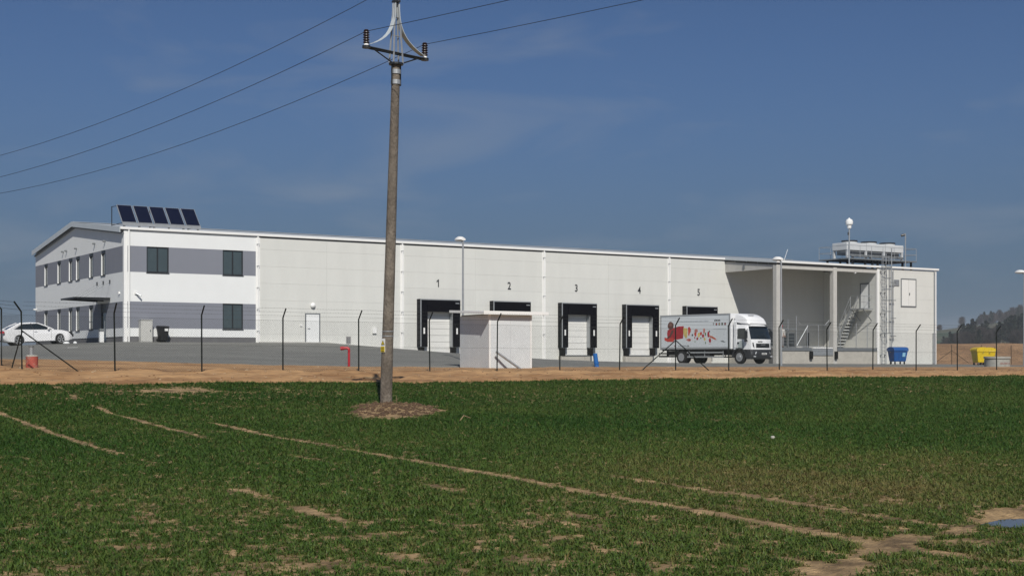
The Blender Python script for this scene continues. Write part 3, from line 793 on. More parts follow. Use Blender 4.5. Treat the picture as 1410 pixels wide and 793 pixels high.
# posts and rail at the platform edge in front of the stair
r_ = MB()
for u in (85.75, 87.65, 89.0): r_.tube([(u, VC + 0.12, 0.94), (u, VC + 0.12, 3.05 if u > 87 else 2.7)], 0.03, 6)
part('platform_post', r_, M_GALV, WH)
part('pallet_gate', MB().tube([(79.9, VC + 0.3, 0.95), (79.9, VC + 0.3, 3.3)], 0.03, 6), M_GALV, WH)

# loading docks
DOCK0, DSTEP, DW = 48.38, 6.325, 3.4
NUMX = [1, 2, 3, 4, 5]
zt, zb_, zo = 4.43, 0.89, 3.49
for k in range(5):
    u0 = DOCK0 + DSTEP * k; u1 = u0 + DW; vf = V0F - 0.58
    # outer hood: two sides and a top, then the curtains on its front
    hood = MB().box(u0, u0 + 0.05, vf + 0.03, V0F - 0.003, zb_, zt - 0.05).box(u1 - 0.05, u1, vf + 0.03, V0F - 0.003, zb_, zt - 0.05).box(u0, u1, vf + 0.03, V0F - 0.003, zt - 0.05, zt)
    ds = part('dock_shelter', hood, M_FABRIC, WH)
    part('side_curtain', box(u0 + 0.075, u0 + 0.60, vf, vf + 0.027, zb_, zt - 0.075), M_BLACK, ds)
    part('side_curtain', box(u1 - 0.60, u1 - 0.004, vf, vf + 0.027, zb_, zt - 0.075), M_BLACK, ds)
    part('head_curtain', box(u0 + 0.603, u1 - 0.603, vf - 0.004, vf + 0.023, zo, zt - 0.075), M_BLACK, ds)
    part('frame_profile', MB().box(u0, u0 + 0.07, vf - 0.008, vf + 0.027, zb_, zt), M_GALV, ds)
    part('frame_profile', MB().box(u0 + 0.07, u1, vf - 0.008, vf + 0.027, zt - 0.07, zt), M_GALV, ds)
    for uu_ in (u0 + 0.24, u1 - 0.36):
        part('guide_marker', box(uu_, uu_ + 0.13, vf - 0.012, vf - 0.003, 1.85, 2.30), M_TRIM, ds)
    part('maker_plate', box(u1 - 0.42, u1 - 0.1, vf - 0.010, vf - 0.005, 4.12, 4.19), M_GALV, ds)
    for q in range(9):
        part('fold', box(u0 - 0.012, u0 - 0.002, vf + 0.06, V0F - 0.06, zb_ + 0.1 + 0.385 * q, zb_ + 0.14 + 0.385 * q), M_BLACK, ds)
    # sectional door
    d0, d1 = u0 + 0.42, u1 - 0.42
    dd = part('dock_door', MB().box(d0, d0 + 0.07, V0F - 0.07, V0F - 0.003, 0.27, zo + 0.2).box(d1 - 0.07, d1, V0F - 0.07, V0F - 0.003, 0.27, zo + 0.2), M_GALV, WH)
    for q in range(7):
        z0 = 0.29 + 0.49 * q
        part('door_panel', box(d0 + 0.075, d1 - 0.075, V0F - 0.045, V0F - 0.003, z0 + 0.013, z0 + 0.477), M_DOORW, dd)
    part('pad', MB().box(u1 - 0.66, u1 - 0.603, vf + 0.10, V0F - 0.075, zb_, zo + 0.1), M_GALV, ds)
    for uu_ in (u0 + 0.08, u1 - 0.62):
        part('bumper', box(uu_, uu_ + 0.32, vf + 0.1, V0F - 0.08, 0.24, 0.86), M_RUBBER, WH, bevel=0.02)
    part('dock_sill', MB().box(u0 + 0.05, u1 - 0.55, V0F - 0.42, V0F - 0.003, -1.0, 0.22), M_CONC, WH)
    part('dock_lip', MB().box(d0 + 0.02, d1 - 0.02, V0F - 0.46, V0F - 0.05, 0.225, 0.285), M_GALVD, WH)
    # number
    me = text_mesh(str(k + 1), 0.80, 0.004, 0.018)
    if k == 0:
        one = MB().prism([(0.02, 0), (0.12, 0), (0.12, 0.57), (0.03, 0.57), (-0.13, 0.44), (-0.13, 0.33), (0.02, 0.43)], 'z', -0.004, 0.004); me = one.mesh('painted_number')
    o = link('painted_number', me, M_ANTH, WH); o['label'] = 'black painted number %d on the wall' % (k + 1)
    o.rotation_euler = (PI / 2, 0, 0)
    o.location = (u0 + 1.78 - OFF[WH.name][0], V0F - 0.006 - OFF[WH.name][1], 5.36 - OFF[WH.name][2])
    o.scale = (0.78, 1, 1)

# person door in the long wall
pd = part('wall_door', MB().box(39.42, 39.5, V0F - 0.05, V0F - 0.003, 1.13, 3.22).box(40.5, 40.58, V0F - 0.05, V0F - 0.003, 1.13, 3.22).box(39.5, 40.5, V0F - 0.05, V0F - 0.003, 3.15, 3.22), M_GALVD, WH)
part('door_leaf', box(39.503, 40.497, V0F - 0.035, V0F - 0.003, 1.15, 3.147), M_WHITE, pd)
part('handle', MB().tube([(39.62, V0F - 0.08, 2.15), (39.78, V0F - 0.08, 2.15)], 0.016, 6).tube([(39.62, V0F - 0.036, 2.15), (39.62, V0F - 0.085, 2.15)], 0.016, 6), M_GALVD, pd)
part('wall_lamp', MB().lathe([(0.06, 0.0), (0.18, -0.04), (0.19, -0.11), (0.13, -0.19), (0.04, -0.22)], (40.0, V0F - 0.003, 3.78), 14, 'y'), M_TRIM, WH, smooth=True)
part('alarm_box', box(39.05, 39.2, V0F - 0.06, V0F - 0.003, 2.3, 2.45), M_TRIM, WH)
part('socket_box', box(44.7, 45.0, V0F - 0.12, V0F - 0.003, 1.85, 2.25), M_TRIM, WH)
part('kerb', box(OFFU, 41.0, V0F - 0.35, V0F - 0.003, 0.95, 1.185), M_CONC2, WH)
part('kerb', MB().add([(41.003, V0F - 0.30, 0.9), (47.1, V0F - 0.30, 0.2), (47.1, V0F - 0.003, 0.2), (41.003, V0F - 0.003, 0.9), (41.003, V0F - 0.30, 1.185), (47.1, V0F - 0.30, 0.50), (47.1, V0F - 0.003, 0.50), (41.003, V0F - 0.003, 1.185)],
     [(3, 2, 1, 0), (4, 5, 6, 7), (0, 1, 5, 4), (1, 2, 6, 5), (2, 3, 7, 6), (3, 0, 4, 7)]), M_CONC2, WH)

# ------------------------------------------------------------------ on the roof
M_SOLAR = mat('solar_glass', (0.006, 0.008, 0.022), 0.12, var=0.2, vscale=3, spec=0.6)
SA = thing('solar_array', 'row of five tilted dark solar collectors on the office roof', 'solar panels', (UL, V0F + 0.1, rz(V0F)))
c0, sp_ = UL - 0.1, 1.085
zf, zbk, yf, ybk = 8.92, 10.17, V0F + 0.15, V0F + 1.42
for k in range(5):
    x0, x1 = c0 + sp_ * k, c0 + sp_ * k + 0.985
    def tilt(x, t, d): return (x, yf + (ybk - yf) * t - d * 0.70, zf + (zbk - zf) * t + d * 0.72)
    fr = MB(); fr.hexa([tilt(x0, 0, 0), tilt(x1, 0, 0), tilt(x1, 1, 0), tilt(x0, 1, 0)], [tilt(x0, 0, .08), tilt(x1, 0, .08), tilt(x1, 1, .08), tilt(x0, 1, .08)])
    f = part('collector', fr, M_GALV, SA)
    gm = MB(); e = 0.035
    gm.hexa([tilt(x0 + e, .02, .082), tilt(x1 - e, .02, .082), tilt(x1 - e, .98, .082), tilt(x0 + e, .98, .082)], [tilt(x0 + e, .02, .09), tilt(x1 - e, .02, .09), tilt(x1 - e, .98, .09), tilt(x0 + e, .98, .09)])
    part('glass', gm, M_SOLAR, f)
L5 = c0 + sp_ * 5 - 0.1
part('bottom_rail', box(c0, L5, yf - 0.14, yf - 0.07, zf - 0.17, zf + 0.03), M_GALV, SA)
for x in (c0 + 0.02, c0 + 2.6, L5 - 0.05):
    part('upright', MB().box(x, x + 0.05, ybk + 1.15, ybk + 1.2, rz(ybk + 1.2) + 0.13, zbk + 0.06), M_ANTH, SA)
    part('brace', MB().tube([(x + 0.025, ybk, zbk - 0.02), (x + 0.025, ybk + 1.17, zbk + 0.03)], 0.025, 5).tube([(x + 0.025, yf, zf), (x + 0.025, ybk + 1.17, rz(ybk + 1.2) + 0.18)], 0.025, 5), M_ANTH, SA)
for k in range(6): part('foot', box(c0 + 0.1 + k * 1.0, c0 + 0.2 + k * 1.0, yf - 0.12, yf + 0.05, rz(yf) + 0.125, zf - 0.083), M_GALVD, SA)

CO = thing('roof_cooler', 'long white air cooler with three fans on a railed steel platform above the corner', 'air cooler', (93.4, 87, cz(87) + 0.13))
M_COOL = mat('cooler_white', (0.52, 0.54, 0.55), 0.45, var=0.05, vscale=1.2)
p0, p1, q0, q1, zp = 89.0, 97.7, 85.3, 88.9, 8.86
part('platform_grating', MB().box(p0, p1, q0, q1, zp - 0.10, zp), M_GALVD, CO)
for u in (89.8, 91.4, 92.3, 93.0, 96.2, 97.3):
    for v in (q0 + 0.3, q1 - 0.3): part('platform_leg', box(u, u + 0.14, v, v + 0.14, 8.0, zp - 0.105), M_ANTH, CO)
bu0, bu1, bv0, bv1, bz0, bz1 = 89.75, 97.0, 86.2, 88.0, 9.62, 10.30
part('housing', MB().box(bu0, bu1, bv0, bv1, bz0, bz1), M_COOL, CO, bevel=0.05)
for u in (89.8, 92.1, 94.4, 96.75):
    for v in (bv0 + 0.03, bv1 - 0.2): part('support', box(u, u + 0.2, v, v + 0.16, zp, bz0), M_COOL, CO)
part('coil_block', box(bu0 + 0.3, bu1 - 0.3, bv0 + 0.3, bv1 - 0.3, 9.25, bz0 - 0.003), M_GALVD, CO)
part('control_box', box(95.3, 95.75, bv0 - 0.02, bv0 + 0.25, 9.2, bz0 - 0.004), M_ANTH, CO)
for u in (91.0, 93.45, 95.85):
    fan = part('fan_cowl', MB().lathe([(0.74, 0.0), (0.66, 0.08), (0.66, 0.15), (0.62, 0.15), (0.60, 0.03)], (u, 87.1, bz1 + 0.003), 20, cap=False), M_COOL, CO, smooth=True)
    gr = MB().lathe([(0.72, 0.16), (0.72, 0.25), (0.1, 0.27)], (u, 87.1, bz1), 20)
    part('fan_guard', gr, M_ANTH, fan)
part('seam', MB().box(92.18, 92.2, bv0 - 0.008, bv0 - 0.002, bz0, bz1).box(94.6, 94.62, bv0 - 0.008, bv0 - 0.002, bz0, bz1), M_GALVD, CO)
rails = []
for z in (zp + 0.55, zp + 1.1):
    part('rail', MB().tube([(p0 + .03, q0 + .03, z), (p1 - .03, q0 + .03, z)], 0.022, 5), M_GALV, CO)
    part('rail', MB().tube([(p0 + .03, q1 - .03, z), (p1 - .03, q1 - .03, z)], 0.022, 5), M_GALV, CO)
    part('rail', MB().tube([(p0 + .03, q0 + .03, z), (p0 + .03, q1 - .03, z)], 0.022, 5), M_GALV, CO)
    part('rail', MB().tube([(p1 - .03, q0 + .03, z), (p1 - .03, q1 - .03, z)], 0.022, 5), M_GALV, CO)
for k in range(7):
    u = p0 + 0.03 + (p1 - p0 - 0.06) * k / 6
    part('rail_post', MB().tube([(u, q0 + .03, zp), (u, q0 + .03, zp + 1.1)], 0.022, 5), M_GALV, CO)
    part('rail_post', MB().tube([(u, q1 - .03, zp), (u, q1 - .03, zp + 1.1)], 0.022, 5), M_GALV, CO)
part('header_pipe', MB().tube([(bu0 + 0.2, bv0 - 0.15, 9.15), (bu1 - 0.2, bv0 - 0.15, 9.15)], 0.07, 8), M_GALVD, CO, smooth=True)
part('header_pipe', MB().tube([(bu0 + 0.2, bv0 - 0.32, 9.05), (bu1 - 0.6, bv0 - 0.32, 9.05), (bu1 - 0.6, bv0 - 0.32, 8.2)], 0.06, 8), M_GALVD, CO, smooth=True)

LM = thing('roof_lamp', 'white lamp head on a steel mast standing on the canopy roof', 'lamp', (88.15, 84.4, cz(84.4) + 0.13))
part('mast', MB().tube([(88.15, 84.4, cz(84.4) + 0.13), (88.15, 84.4, 11.35)], 0.06, 8), M_GALV, LM, smooth=True)
part('lamp_head', MB().lathe([(0.10, 0.0), (0.17, 0.05), (0.19, 0.28), (0.30, 0.38), (0.33, 0.6), (0.26, 0.78), (0.1, 0.86), (0.03, 0.95)], (88.15, 84.4, 11.25), 14), M_WHITE, LM, smooth=True)
part('bracket', MB().tube([(88.02, 84.4, 10.7), (88.02, 84.4, 10.95)], 0.05, 6), M_ANTH, LM)
LM2 = thing('camera_mast', 'thin steel mast with a small dark camera beside the roof cooler', 'camera', (95.2, 84.4, cz(84.4) + 0.13))
part('mast', MB().tube([(95.2, 84.4, cz(84.4) + 0.13), (95.2, 84.4, 11.2)], 0.05, 6), M_GALV, LM2)
part('camera_body', MB().tube([(95.15, 84.45, 11.08), (94.88, 84.6, 11.0)], 0.11, 8), M_ANTH, LM2)
LA = thing('lightning_rod', 'thin slanting lightning rod standing up from the canopy roof edge', 'rod', (82.0, 86.0, cz(86) + 0.13))
part('rod', MB().tube([(82.0, 86.0, cz(86) + 0.13), (82.35, 85.9, cz(86) + 1.15)], 0.02, 5), M_TRIM, LA)
part('foot', box(81.9, 82.1, 85.9, 86.1, cz(86) + 0.10, cz(86) + 0.22), M_CONC, LA)

# ------------------------------------------------------------------ shed behind the fence
SH = thing('utility_shed', 'small pale grey panelled shed with a flat overhanging white roof behind the fence', 'shed', (33, 53.3, -0.45))
su0, su1, sv0, sv1, szb, szt = 31.8, 34.05, 52.0, 54.65, -0.50, 1.95
M_SHED = mat('shed_panel', (0.63, 0.66, 0.67), 0.5, var=0.06, vscale=1.5, rnd=0.02)
part('slab', MB().box(su0 - 0.1, su1 + 0.1, sv0 - 0.1, sv1 + 0.1, -0.75, szb), M_CONC, SH)
for k in range(2):
    w = (su1 - su0 - 0.16) / 2; a = su0 + 0.08 + w * k
    part('front_panel', box(a + 0.004, a + w - 0.004, sv0, sv0 + 0.06, szb, szt), M_SHED, SH)
    part('back_panel', box(a + 0.004, a + w - 0.004, sv1 - 0.06, sv1, szb, szt), M_SHED, SH)
for k in range(3):
    w = (sv1 - sv0 - 0.12) / 3; a = sv0 + 0.06 + w * k
    part('side_panel', box(su0, su0 + 0.06, a + 0.004, a + w - 0.004, szb, szt), M_SHED, SH)
    part('side_panel', box(su1 - 0.06, su1, a + 0.004, a + w - 0.004, szb, szt), M_SHED, SH)
part('corner_post', box(su0 - 0.012, su0 + 0.075, sv0 - 0.012, sv0 + 0.055, szb, szt + 0.03), M_TRIM, SH)
part('corner_post', box(su1 - 0.075, su1 + 0.012, sv0 - 0.012, sv0 + 0.055, szb, szt + 0.03), M_TRIM, SH)
part('roof', MB().add([(su0 - 0.42, sv0 - 0.22, 2.0), (su1 + 0.75, sv0 - 0.22, 2.0), (su1 + 0.75, sv1 + 0.2, 2.12), (su0 - 0.42, sv1 + 0.2, 2.12), (su0 - 0.42, sv0 - 0.22, 2.10), (su1 + 0.75, sv0 - 0.22, 2.10), (su1 + 0.75, sv1 + 0.2, 2.24), (su0 - 0.42, sv1 + 0.2, 2.24)],
     [(3, 2, 1, 0), (4, 5, 6, 7), (0, 1, 5, 4), (1, 2, 6, 5), (2, 3, 7, 6), (3, 0, 4, 7)]), M_TRIM, SH)
part('roof_edge', MB().box(su0 - 0.44, su1 + 0.77, sv0 - 0.255, sv0 - 0.223, 1.97, 2.13), M_TRIM, SH)
part('wall_core', box(su0 + 0.07, su1 - 0.07, sv0 + 0.07, sv1 - 0.07, szb, szt + 0.06), M_PANELGAP, SH)
PB = thing('leaning_pipe', 'grey plastic pipe leaning down from the shed front to the sand', 'pipe', (32.9, 51.6, -0.5))
part('pipe', MB().tube([(32.0, 51.75, 0.32), (33.15, 51.45, -0.48)], 0.055, 8), M_GALV, PB, smooth=True)
part('end_cap', MB().tube([(33.15, 51.45, -0.48), (33.26, 51.42, -0.53)], 0.065, 8), M_GALVD, PB)

# ------------------------------------------------------------------ fences
POST_H, BEND = 2.28, 1.98
def diag_mesh(w, h, pitch, r):
    """diamond netting: two families of thin three-sided wires"""
    m = MB(); n = int((w + h) / pitch) + 1
    for s in (0, 1):
        for k in range(n):
            c = -h + k * pitch
            a0, a1 = max(0, c), min(w, c + h)
            if a1 - a0 < 0.02: continue
            z0, z1 = a0 - c, a1 - c
            if s: a0, a1 = w - a0, w - a1
            d = r if not s else -r
            m.add([(a0 - d, 0, z0 + r), (a0 + d, 0, z0 - r), (a0, 1.7 * r, z0), (a1 - d, 0, z1 + r), (a1 + d, 0, z1 - r), (a1, 1.7 * r, z1)],
                  [(0, 1, 4, 3), (1, 2, 5, 4), (2, 0, 3, 5)])
    return m.mesh('netting', fix=False)
NETS = {}
def fence(label, pts, outward, braced=(), arms=True, net=True, corner=False, skip=False):
    F0 = thing('wire_fence', label, 'fence', (pts[0][0], pts[0][1], pts[0][2]))
    ox, oy = outward
    for i, (u, v, z) in enumerate(pts):
        tz = z + BEND + random.uniform(-0.03, 0.03); jl = random.uniform(-0.04, 0.04)
        p = [(u, v, z - 0.4), (u + jl, v, tz)]
        ax_, ay_ = ((-0.9, -0.3) if i == 0 and corner else (ox, oy))
        if arms: p.append((u + jl + ax_ * 0.27, v + ay_ * 0.27, tz + 0.32))
        if i == 0 and skip: continue
        part('post', MB().tube(p, 0.028, 6), M_POSTD, F0)
    for (i, du, dv) in braced:
        u, v, z = pts[i]
        part('brace', MB().tube([(u, v, z + 1.35), (u + du, v + dv, z - 0.05)], 0.022, 6), M_POSTD, F0)
    def strand(name, hh, o, r=0.0022, bar=False):
        m = MB()
        q = [(u + ox * o, v + oy * o, z + hh) for (u, v, z) in pts]
        for a, b in zip(q[:-1], q[1:]):
            a, b = Vector(a), Vector(b); mid = (a + b) / 2 - Vector((0, 0, 0.012))
            m.tube([a, mid, b], r, 4)
            if bar:
                n = int((b - a).length / 0.11)
                for k in range(n):
                    c = a.lerp(b, k / n); j = random.uniform(-0.5, 0.5)
                    m.add([c + Vector((0.018, 0, 0.02 + 0.01 * j)), c + Vector((-0.018, 0, -0.02)), c + Vector((0.004, 0.004, 0.002))], [(0, 1, 2)])
                    m.add([c + Vector((-0.018, 0, 0.02 - 0.01 * j)), c + Vector((0.018, 0, -0.02)), c + Vector((0.004, -0.004, 0.002))], [(0, 1, 2)])
        return part(name, m, M_WIRE, F0)
    for hh in (0.06, 0.95, 1.86): strand('tension_wire', hh, 0, 0.0032)
    if arms:
        for k, o in enumerate((0.04, 0.15, 0.26)): strand('barbed_wire', BEND + 0.05 + 1.15 * (o - 0.04), o, 0.0026, True)
    if net:
        for a, b in zip(pts[:-1], pts[1:]):
            w = round(math.hypot(b[0] - a[0], b[1] - a[1]), 2)
            if w not in NETS: NETS[w] = diag_mesh(w, 1.80, 0.085, 0.0011)
            o = link('netting', NETS[w], M_WIRE, F0)
            o.location = (a[0] - pts[0][0], a[1] - pts[0][1], a[2] - pts[0][2] + 0.06)
            ang = math.atan2(b[1] - a[1], b[0] - a[0])
            o.matrix_local = Matrix.Translation(o.location) @ Matrix.Rotation(ang, 4, 'Z') @ Matrix.Rotation(0, 4, 'Y')
            o.matrix_local = Matrix.Translation(o.location) @ Matrix(((math.cos(ang), -math.sin(ang), 0, 0), (math.sin(ang), math.cos(ang), 0, 0), ((b[2] - a[2]) / w, 0, 1, 0), (0, 0, 0, 1)))
    return F0
VF = 45.7
fp = [(10.3 + 3 * k, VF, H1(10.3 + 3 * k, VF) + 0.0) for k in range(0, 19)]
fence('long dark wire fence with barbed arms running in front of the warehouse yard', fp, (0, -1),
      braced=[(0, 1.9, 0.0), (0, 0.0, 1.7), (9, -2.0, 0.0), (9, 2.0, 0.0)], corner=True)
lp = [(10.3, VF + 3.0 * k, H1(10.3, VF + 3.0 * k)) for k in range(1, 4)]
fence('short side run of the dark wire fence going back at the left corner', [(10.27, VF + 0.05, H1(10.3, VF))] + lp, (-1, 0), skip=True)
bp_ = []
for x in (1269.5, 1310.5, 1351.5, 1392.5, 1433.5):
    u, v = at(x, 0, 153.0); bp_.append((u, v, -0.42))
du_, dv_ = (bp_[2][0] - bp_[1][0]) / 3.33, (bp_[2][1] - bp_[1][1]) / 3.33
fence('far dark wire fence along the foot of the earth bank', bp_, (-dv_, du_), braced=[(1, 1.9 * du_, 1.9 * dv_), (1, -1.9 * du_, -1.9 * dv_)], arms=False)

# ------------------------------------------------------------------ the utility pole in the field
def conc_pole():
    m = mat('pole_concrete', (0.115, 0.095, 0.075), 0.95, col2=(0.21, 0.18, 0.145), c2scale=2.4, c2pos=(0.38, 0.66), var=0.30, vscale=11, bump=0.8, bscale=24, stretch=(1, 1, 0.55))
    return m
M_POLE = conc_pole()
M_INS = mat('brown_insulator', (0.026, 0.012, 0.009), 0.4)
M_PAINTB = mat('steel_pale', (0.55, 0.60, 0.62), 0.45, 0.1, var=0.08, vscale=6)
pu, pv = POLE; pz = H1(pu, pv) + 0.05
UP = thing('utility_pole', 'tall weathered concrete power pole with a steel head leaning slightly in the green field', 'pole', (pu, pv, pz))
ar = Vector((0.968, 0.238, 0)).normalized()              # along the cross-arm
ln = Vector((-0.238, 0.968, 0)).normalized()             # along the line
rt = Vector((CT, -ST, 0))
base = Vector((pu, pv, pz)); ht_ = 8.02 - pz
top = base + rt * 0.285 + Vector((0, 0, ht_))
def onpole(h): return base.lerp(top, (h - pz) / ht_)
pm_ = MB(); nseg = 26
rng = random.Random(2)
pts = [base + (top - base) * (k / nseg) - (Vector((0, 0, 0.7)) if k == 0 else Vector()) for k in range(nseg + 1)]
o0 = 0
n = 20
for k, p in enumerate(pts):
    r = 0.168 + (0.112 - 0.168) * k / nseg
    for j in range(n):
        a = 2 * PI * j / n; rr = r * (1 + rng.uniform(-0.012, 0.012))
        pm_.v.append((p.x + rr * math.cos(a), p.y + rr * math.sin(a), p.z))
for k in range(nseg):
    for j in range(n):
        j2 = (j + 1) % n; pm_.f.append((k * n + j, k * n + j2, (k + 1) * n + j2, (k + 1) * n + j))
pm_.f.append(tuple(nseg * n + j for j in range(n)))
part('shaft', pm_, M_POLE, UP, smooth=True)
for (h, r) in ((7.83, 0.135), (7.55, 0.135)):
    p = onpole(h); part('clamp_band', MB().lathe([(r, -0.06), (r, 0.06)], (p.x, p.y, p.z), 18), M_GALV, UP)
part('head_plate', MB().lathe([(0.20, 0), (0.20, 0.05)], (top.x, top.y, top.z + 0.003), 14), M_ANTH, UP)
for sgn in (-1, 1):
    o = ar * 0.155 * sgn
    m = MB(); m.tube([top + o - Vector((0, 0, 0.55)), top + o], 0.022, 5)
    part('side_strap', m, M_ANTH, UP)
hd = top + Vector((0, 0, 0.05))
for sa in (-1, 1):
    for sl in (-1, 1):
        part('head_leg', MB().tube([hd + ar * 0.17 * sa + ln * 0.09 * sl, hd + ar * 0.055 * sa + ln * 0.03 * sl + Vector((0, 0, 1.68))], 0.025, 5), M_GALV, UP)
for z, w in ((0.75, 0.12), (1.25, 0.09), (1.62, 0.06)):
    part('head_rung', MB().tube([hd + ar * w + Vector((0, 0, z)), hd - ar * w + Vector((0, 0, z))], 0.016, 5), M_GALVD if z > 1 else M_GALV, UP)
armz = 0.27
aL, aR = hd - ar * 1.06 + Vector((0, 0, armz)), hd + ar * 1.06 + Vector((0, 0, armz))
m = MB()
for sl in (-0.07, 0.07): m.tube([aL + ln * sl, aR + ln * sl], 0.026, 4)
cr = part('cross_arm', m, M_ANTH, UP)
for sgn, e_ in ((-1, aL), (1, aR)):
    part('arm_brace', MB().tube([e_ - ar * sgn * 0.22, hd + ar * sgn * 0.15 + Vector((0, 0, 0.0))], 0.02, 5), M_ANTH, cr)
    part('arm_plate', MB().lathe([(0.11, -0.03), (0.11, 0.035)], tuple(e_), 12), M_ANTH, cr)
    # bird guard: curved flat strip from the head down to the arm end
    g_ = MB(); N = 10; lastq = None
    for k in range(N + 1):
        t = k / N
        x = 0.06 + (0.98 - 0.06) * (t ** 2.6); z = armz + 0.08 + (1.62 - armz - 0.08) * (1 - t) ** 1.0 * (1 - 0.35 * t)
        p = hd + ar * sgn * x + Vector((0, 0, z)); w = 0.075
        g_.v += [tuple(p + ln * w), tuple(p - ln * w), tuple(p - ln * w + ar * sgn * 0.014 + Vector((0, 0, 0.008))), tuple(p + ln * w + ar * sgn * 0.014 + Vector((0, 0, 0.008)))]
        if k:
            b = 4 * k
            for q in range(4): g_.f.append((b - 4 + q, b - 4 + (q + 1) % 4, b + (q + 1) % 4, b + q))
    g_.f += [(0, 1, 2, 3), (4 * N + 3, 4 * N + 2, 4 * N + 1, 4 * N)]
    part('bird_guard', g_, M_PAINTB, UP, smooth=True)
def insulator(p):
    prof = [(0.055, 0.0), (0.06, 0.05)]
    for k in range(5): prof += [(0.055, 0.055 + 0.066 * k), (0.09, 0.075 + 0.066 * k), (0.085, 0.095 + 0.066 * k), (0.055, 0.11 + 0.066 * k)]
    prof += [(0.065, 0.385), (0.075, 0.40), (0.05, 0.425)]
    i_ = part('insulator', MB().lathe(prof, tuple(p), 14), M_INS, UP, smooth=True)
    part('insulator_base', MB().lathe([(0.075, -0.02), (0.06, 0.045)], tuple(p), 12), M_TRIM, i_)
insulator(aL + Vector((0, 0, 0.04))); insulator(aR + Vector((0, 0, 0.04))); insulator(hd + Vector((0, 0, 1.72)))
part('top_cap', MB().box(hd.x - 0.09, hd.x + 0.09, hd.y - 0.09, hd.y + 0.09, hd.z + 1.66, hd.z + 1.715), M_ANTH, UP)
# warning plate
M_YEL = mat('warning_yellow', (0.65, 0.48, 0.02), 0.5)
view = Vector((-ST, -CT, 0)); wd = (view * 0.75 - rt * 0.66).normalized(); wt_ = Vector((-wd.y, wd.x, 0))
def plate(name, z0, z1, w, d, m, par, poly=None):
    c = onpole((z0 + z1) / 2); r = 0.160
    b = MB(); k = 0.155 + d
    P = []
    for s in (-1, 1):
        a = c + wd * k + wt_ * s * w / 2
        P.append(a)
    b.hexa([(P[0].x, P[0].y, z0), (P[1].x, P[1].y, z0), ((P[1] - wd * .004).x, (P[1] - wd * .004).y, z0), ((P[0] - wd * .004).x, (P[0] - wd * .004).y, z0)],
           [(P[0].x, P[0].y, z1), (P[1].x, P[1].y, z1), ((P[1] - wd * .004).x, (P[1] - wd * .004).y, z1), ((P[0] - wd * .004).x, (P[0] - wd * .004).y, z1)])
    return part(name, b, m, par)
wp = plate('warning_plate', 0.18, 0.55, 0.17, 0.018, M_TRIM, UP)
plate('yellow_field', 0.19, 0.34, 0.15, 0.024, M_YEL, wp)
c = onpole(0.44) + wd * 0.182
def tri(name, s, d, m):
    b = MB(); q = c + wd * d
    v1 = q - wt_ * s - Vector((0, 0, s * 0.8)); v2 = q + wt_ * s - Vector((0, 0, s * 0.8)); v3 = q + Vector((0, 0, s))
    b.add([v1, v2, v3, v1 - wd * .003, v2 - wd * .003, v3 - wd * .003], [(0, 1, 2), (5, 4, 3), (0, 3, 4, 1), (1, 4, 5, 2), (2, 5, 3, 0)]); part(name, b, m, wp)
tri('triangle_border', 0.072, 0.0, M_ANTH); tri('triangle', 0.052, 0.004, M_YEL)
m = MB(); q = c + wd * 0.008
m.add([q + Vector((0, 0, .03)) + wt_ * .008, q + Vector((0, 0, -.005)) + wt_ * .012, q + Vector((0, 0, -.002)) - wt_ * .004, q + Vector((0, 0, -.035)) - wt_ * .006, q + Vector((0, 0, .002)) - wt_ * .014], [(0, 1, 2), (2, 3, 4)])
part('flash_symbol', m, M_ANTH, wp)
m = MB(); q = onpole(0.265) + wd * 0.184
for dz in (0.045, 0.0, -0.045): m.tube([q + wt_ * 0.05 + Vector((0, 0, dz)), q - wt_ * 0.05 + Vector((0, 0, dz))], 0.006, 4)
part('warning_text', m, M_ANTH, wp)
for h in (0.62, 0.75):
    p = onpole(h); part('plate_strap', MB().lathe([(0.163, -0.012), (0.163, 0.012)], (p.x, p.y, p.z), 20, cap=False), M_GALV, UP)

# power lines
M_CABLE = mat('power_cable', (0.018, 0.020, 0.026), 0.5, 0.2)
def power_line(p, label, a=0.158, b=0.0031, rise=0.0):
    pts = []
    for t in np.linspace(50, 0, 26): q = p + ln * t; pts.append((q.x, q.y, q.z - a * t + b * t * t))
    for t in np.linspace(2.5, 46, 18): q = p - ln * t; pts.append((q.x, q.y, q.z + rise * t - 0.030 * t + 0.0012 * t * t))
    o = link('power_line', MB().tube(pts, 0.0085, 5).mesh('power_line'), M_CABLE); tag(o, label, 'cable', 'power lines on the pole'); return o
power_line(aL + Vector((0, 0, 0.42)), 'power cable tied to the left insulator of the cross-arm')
power_line(aR + Vector((0, 0, 0.42)), 'power cable tied to the right insulator of the cross-arm')
power_line(hd + Vector((0, 0, 2.16)), 'topmost power cable passing over the head of the pole', a=0.170)

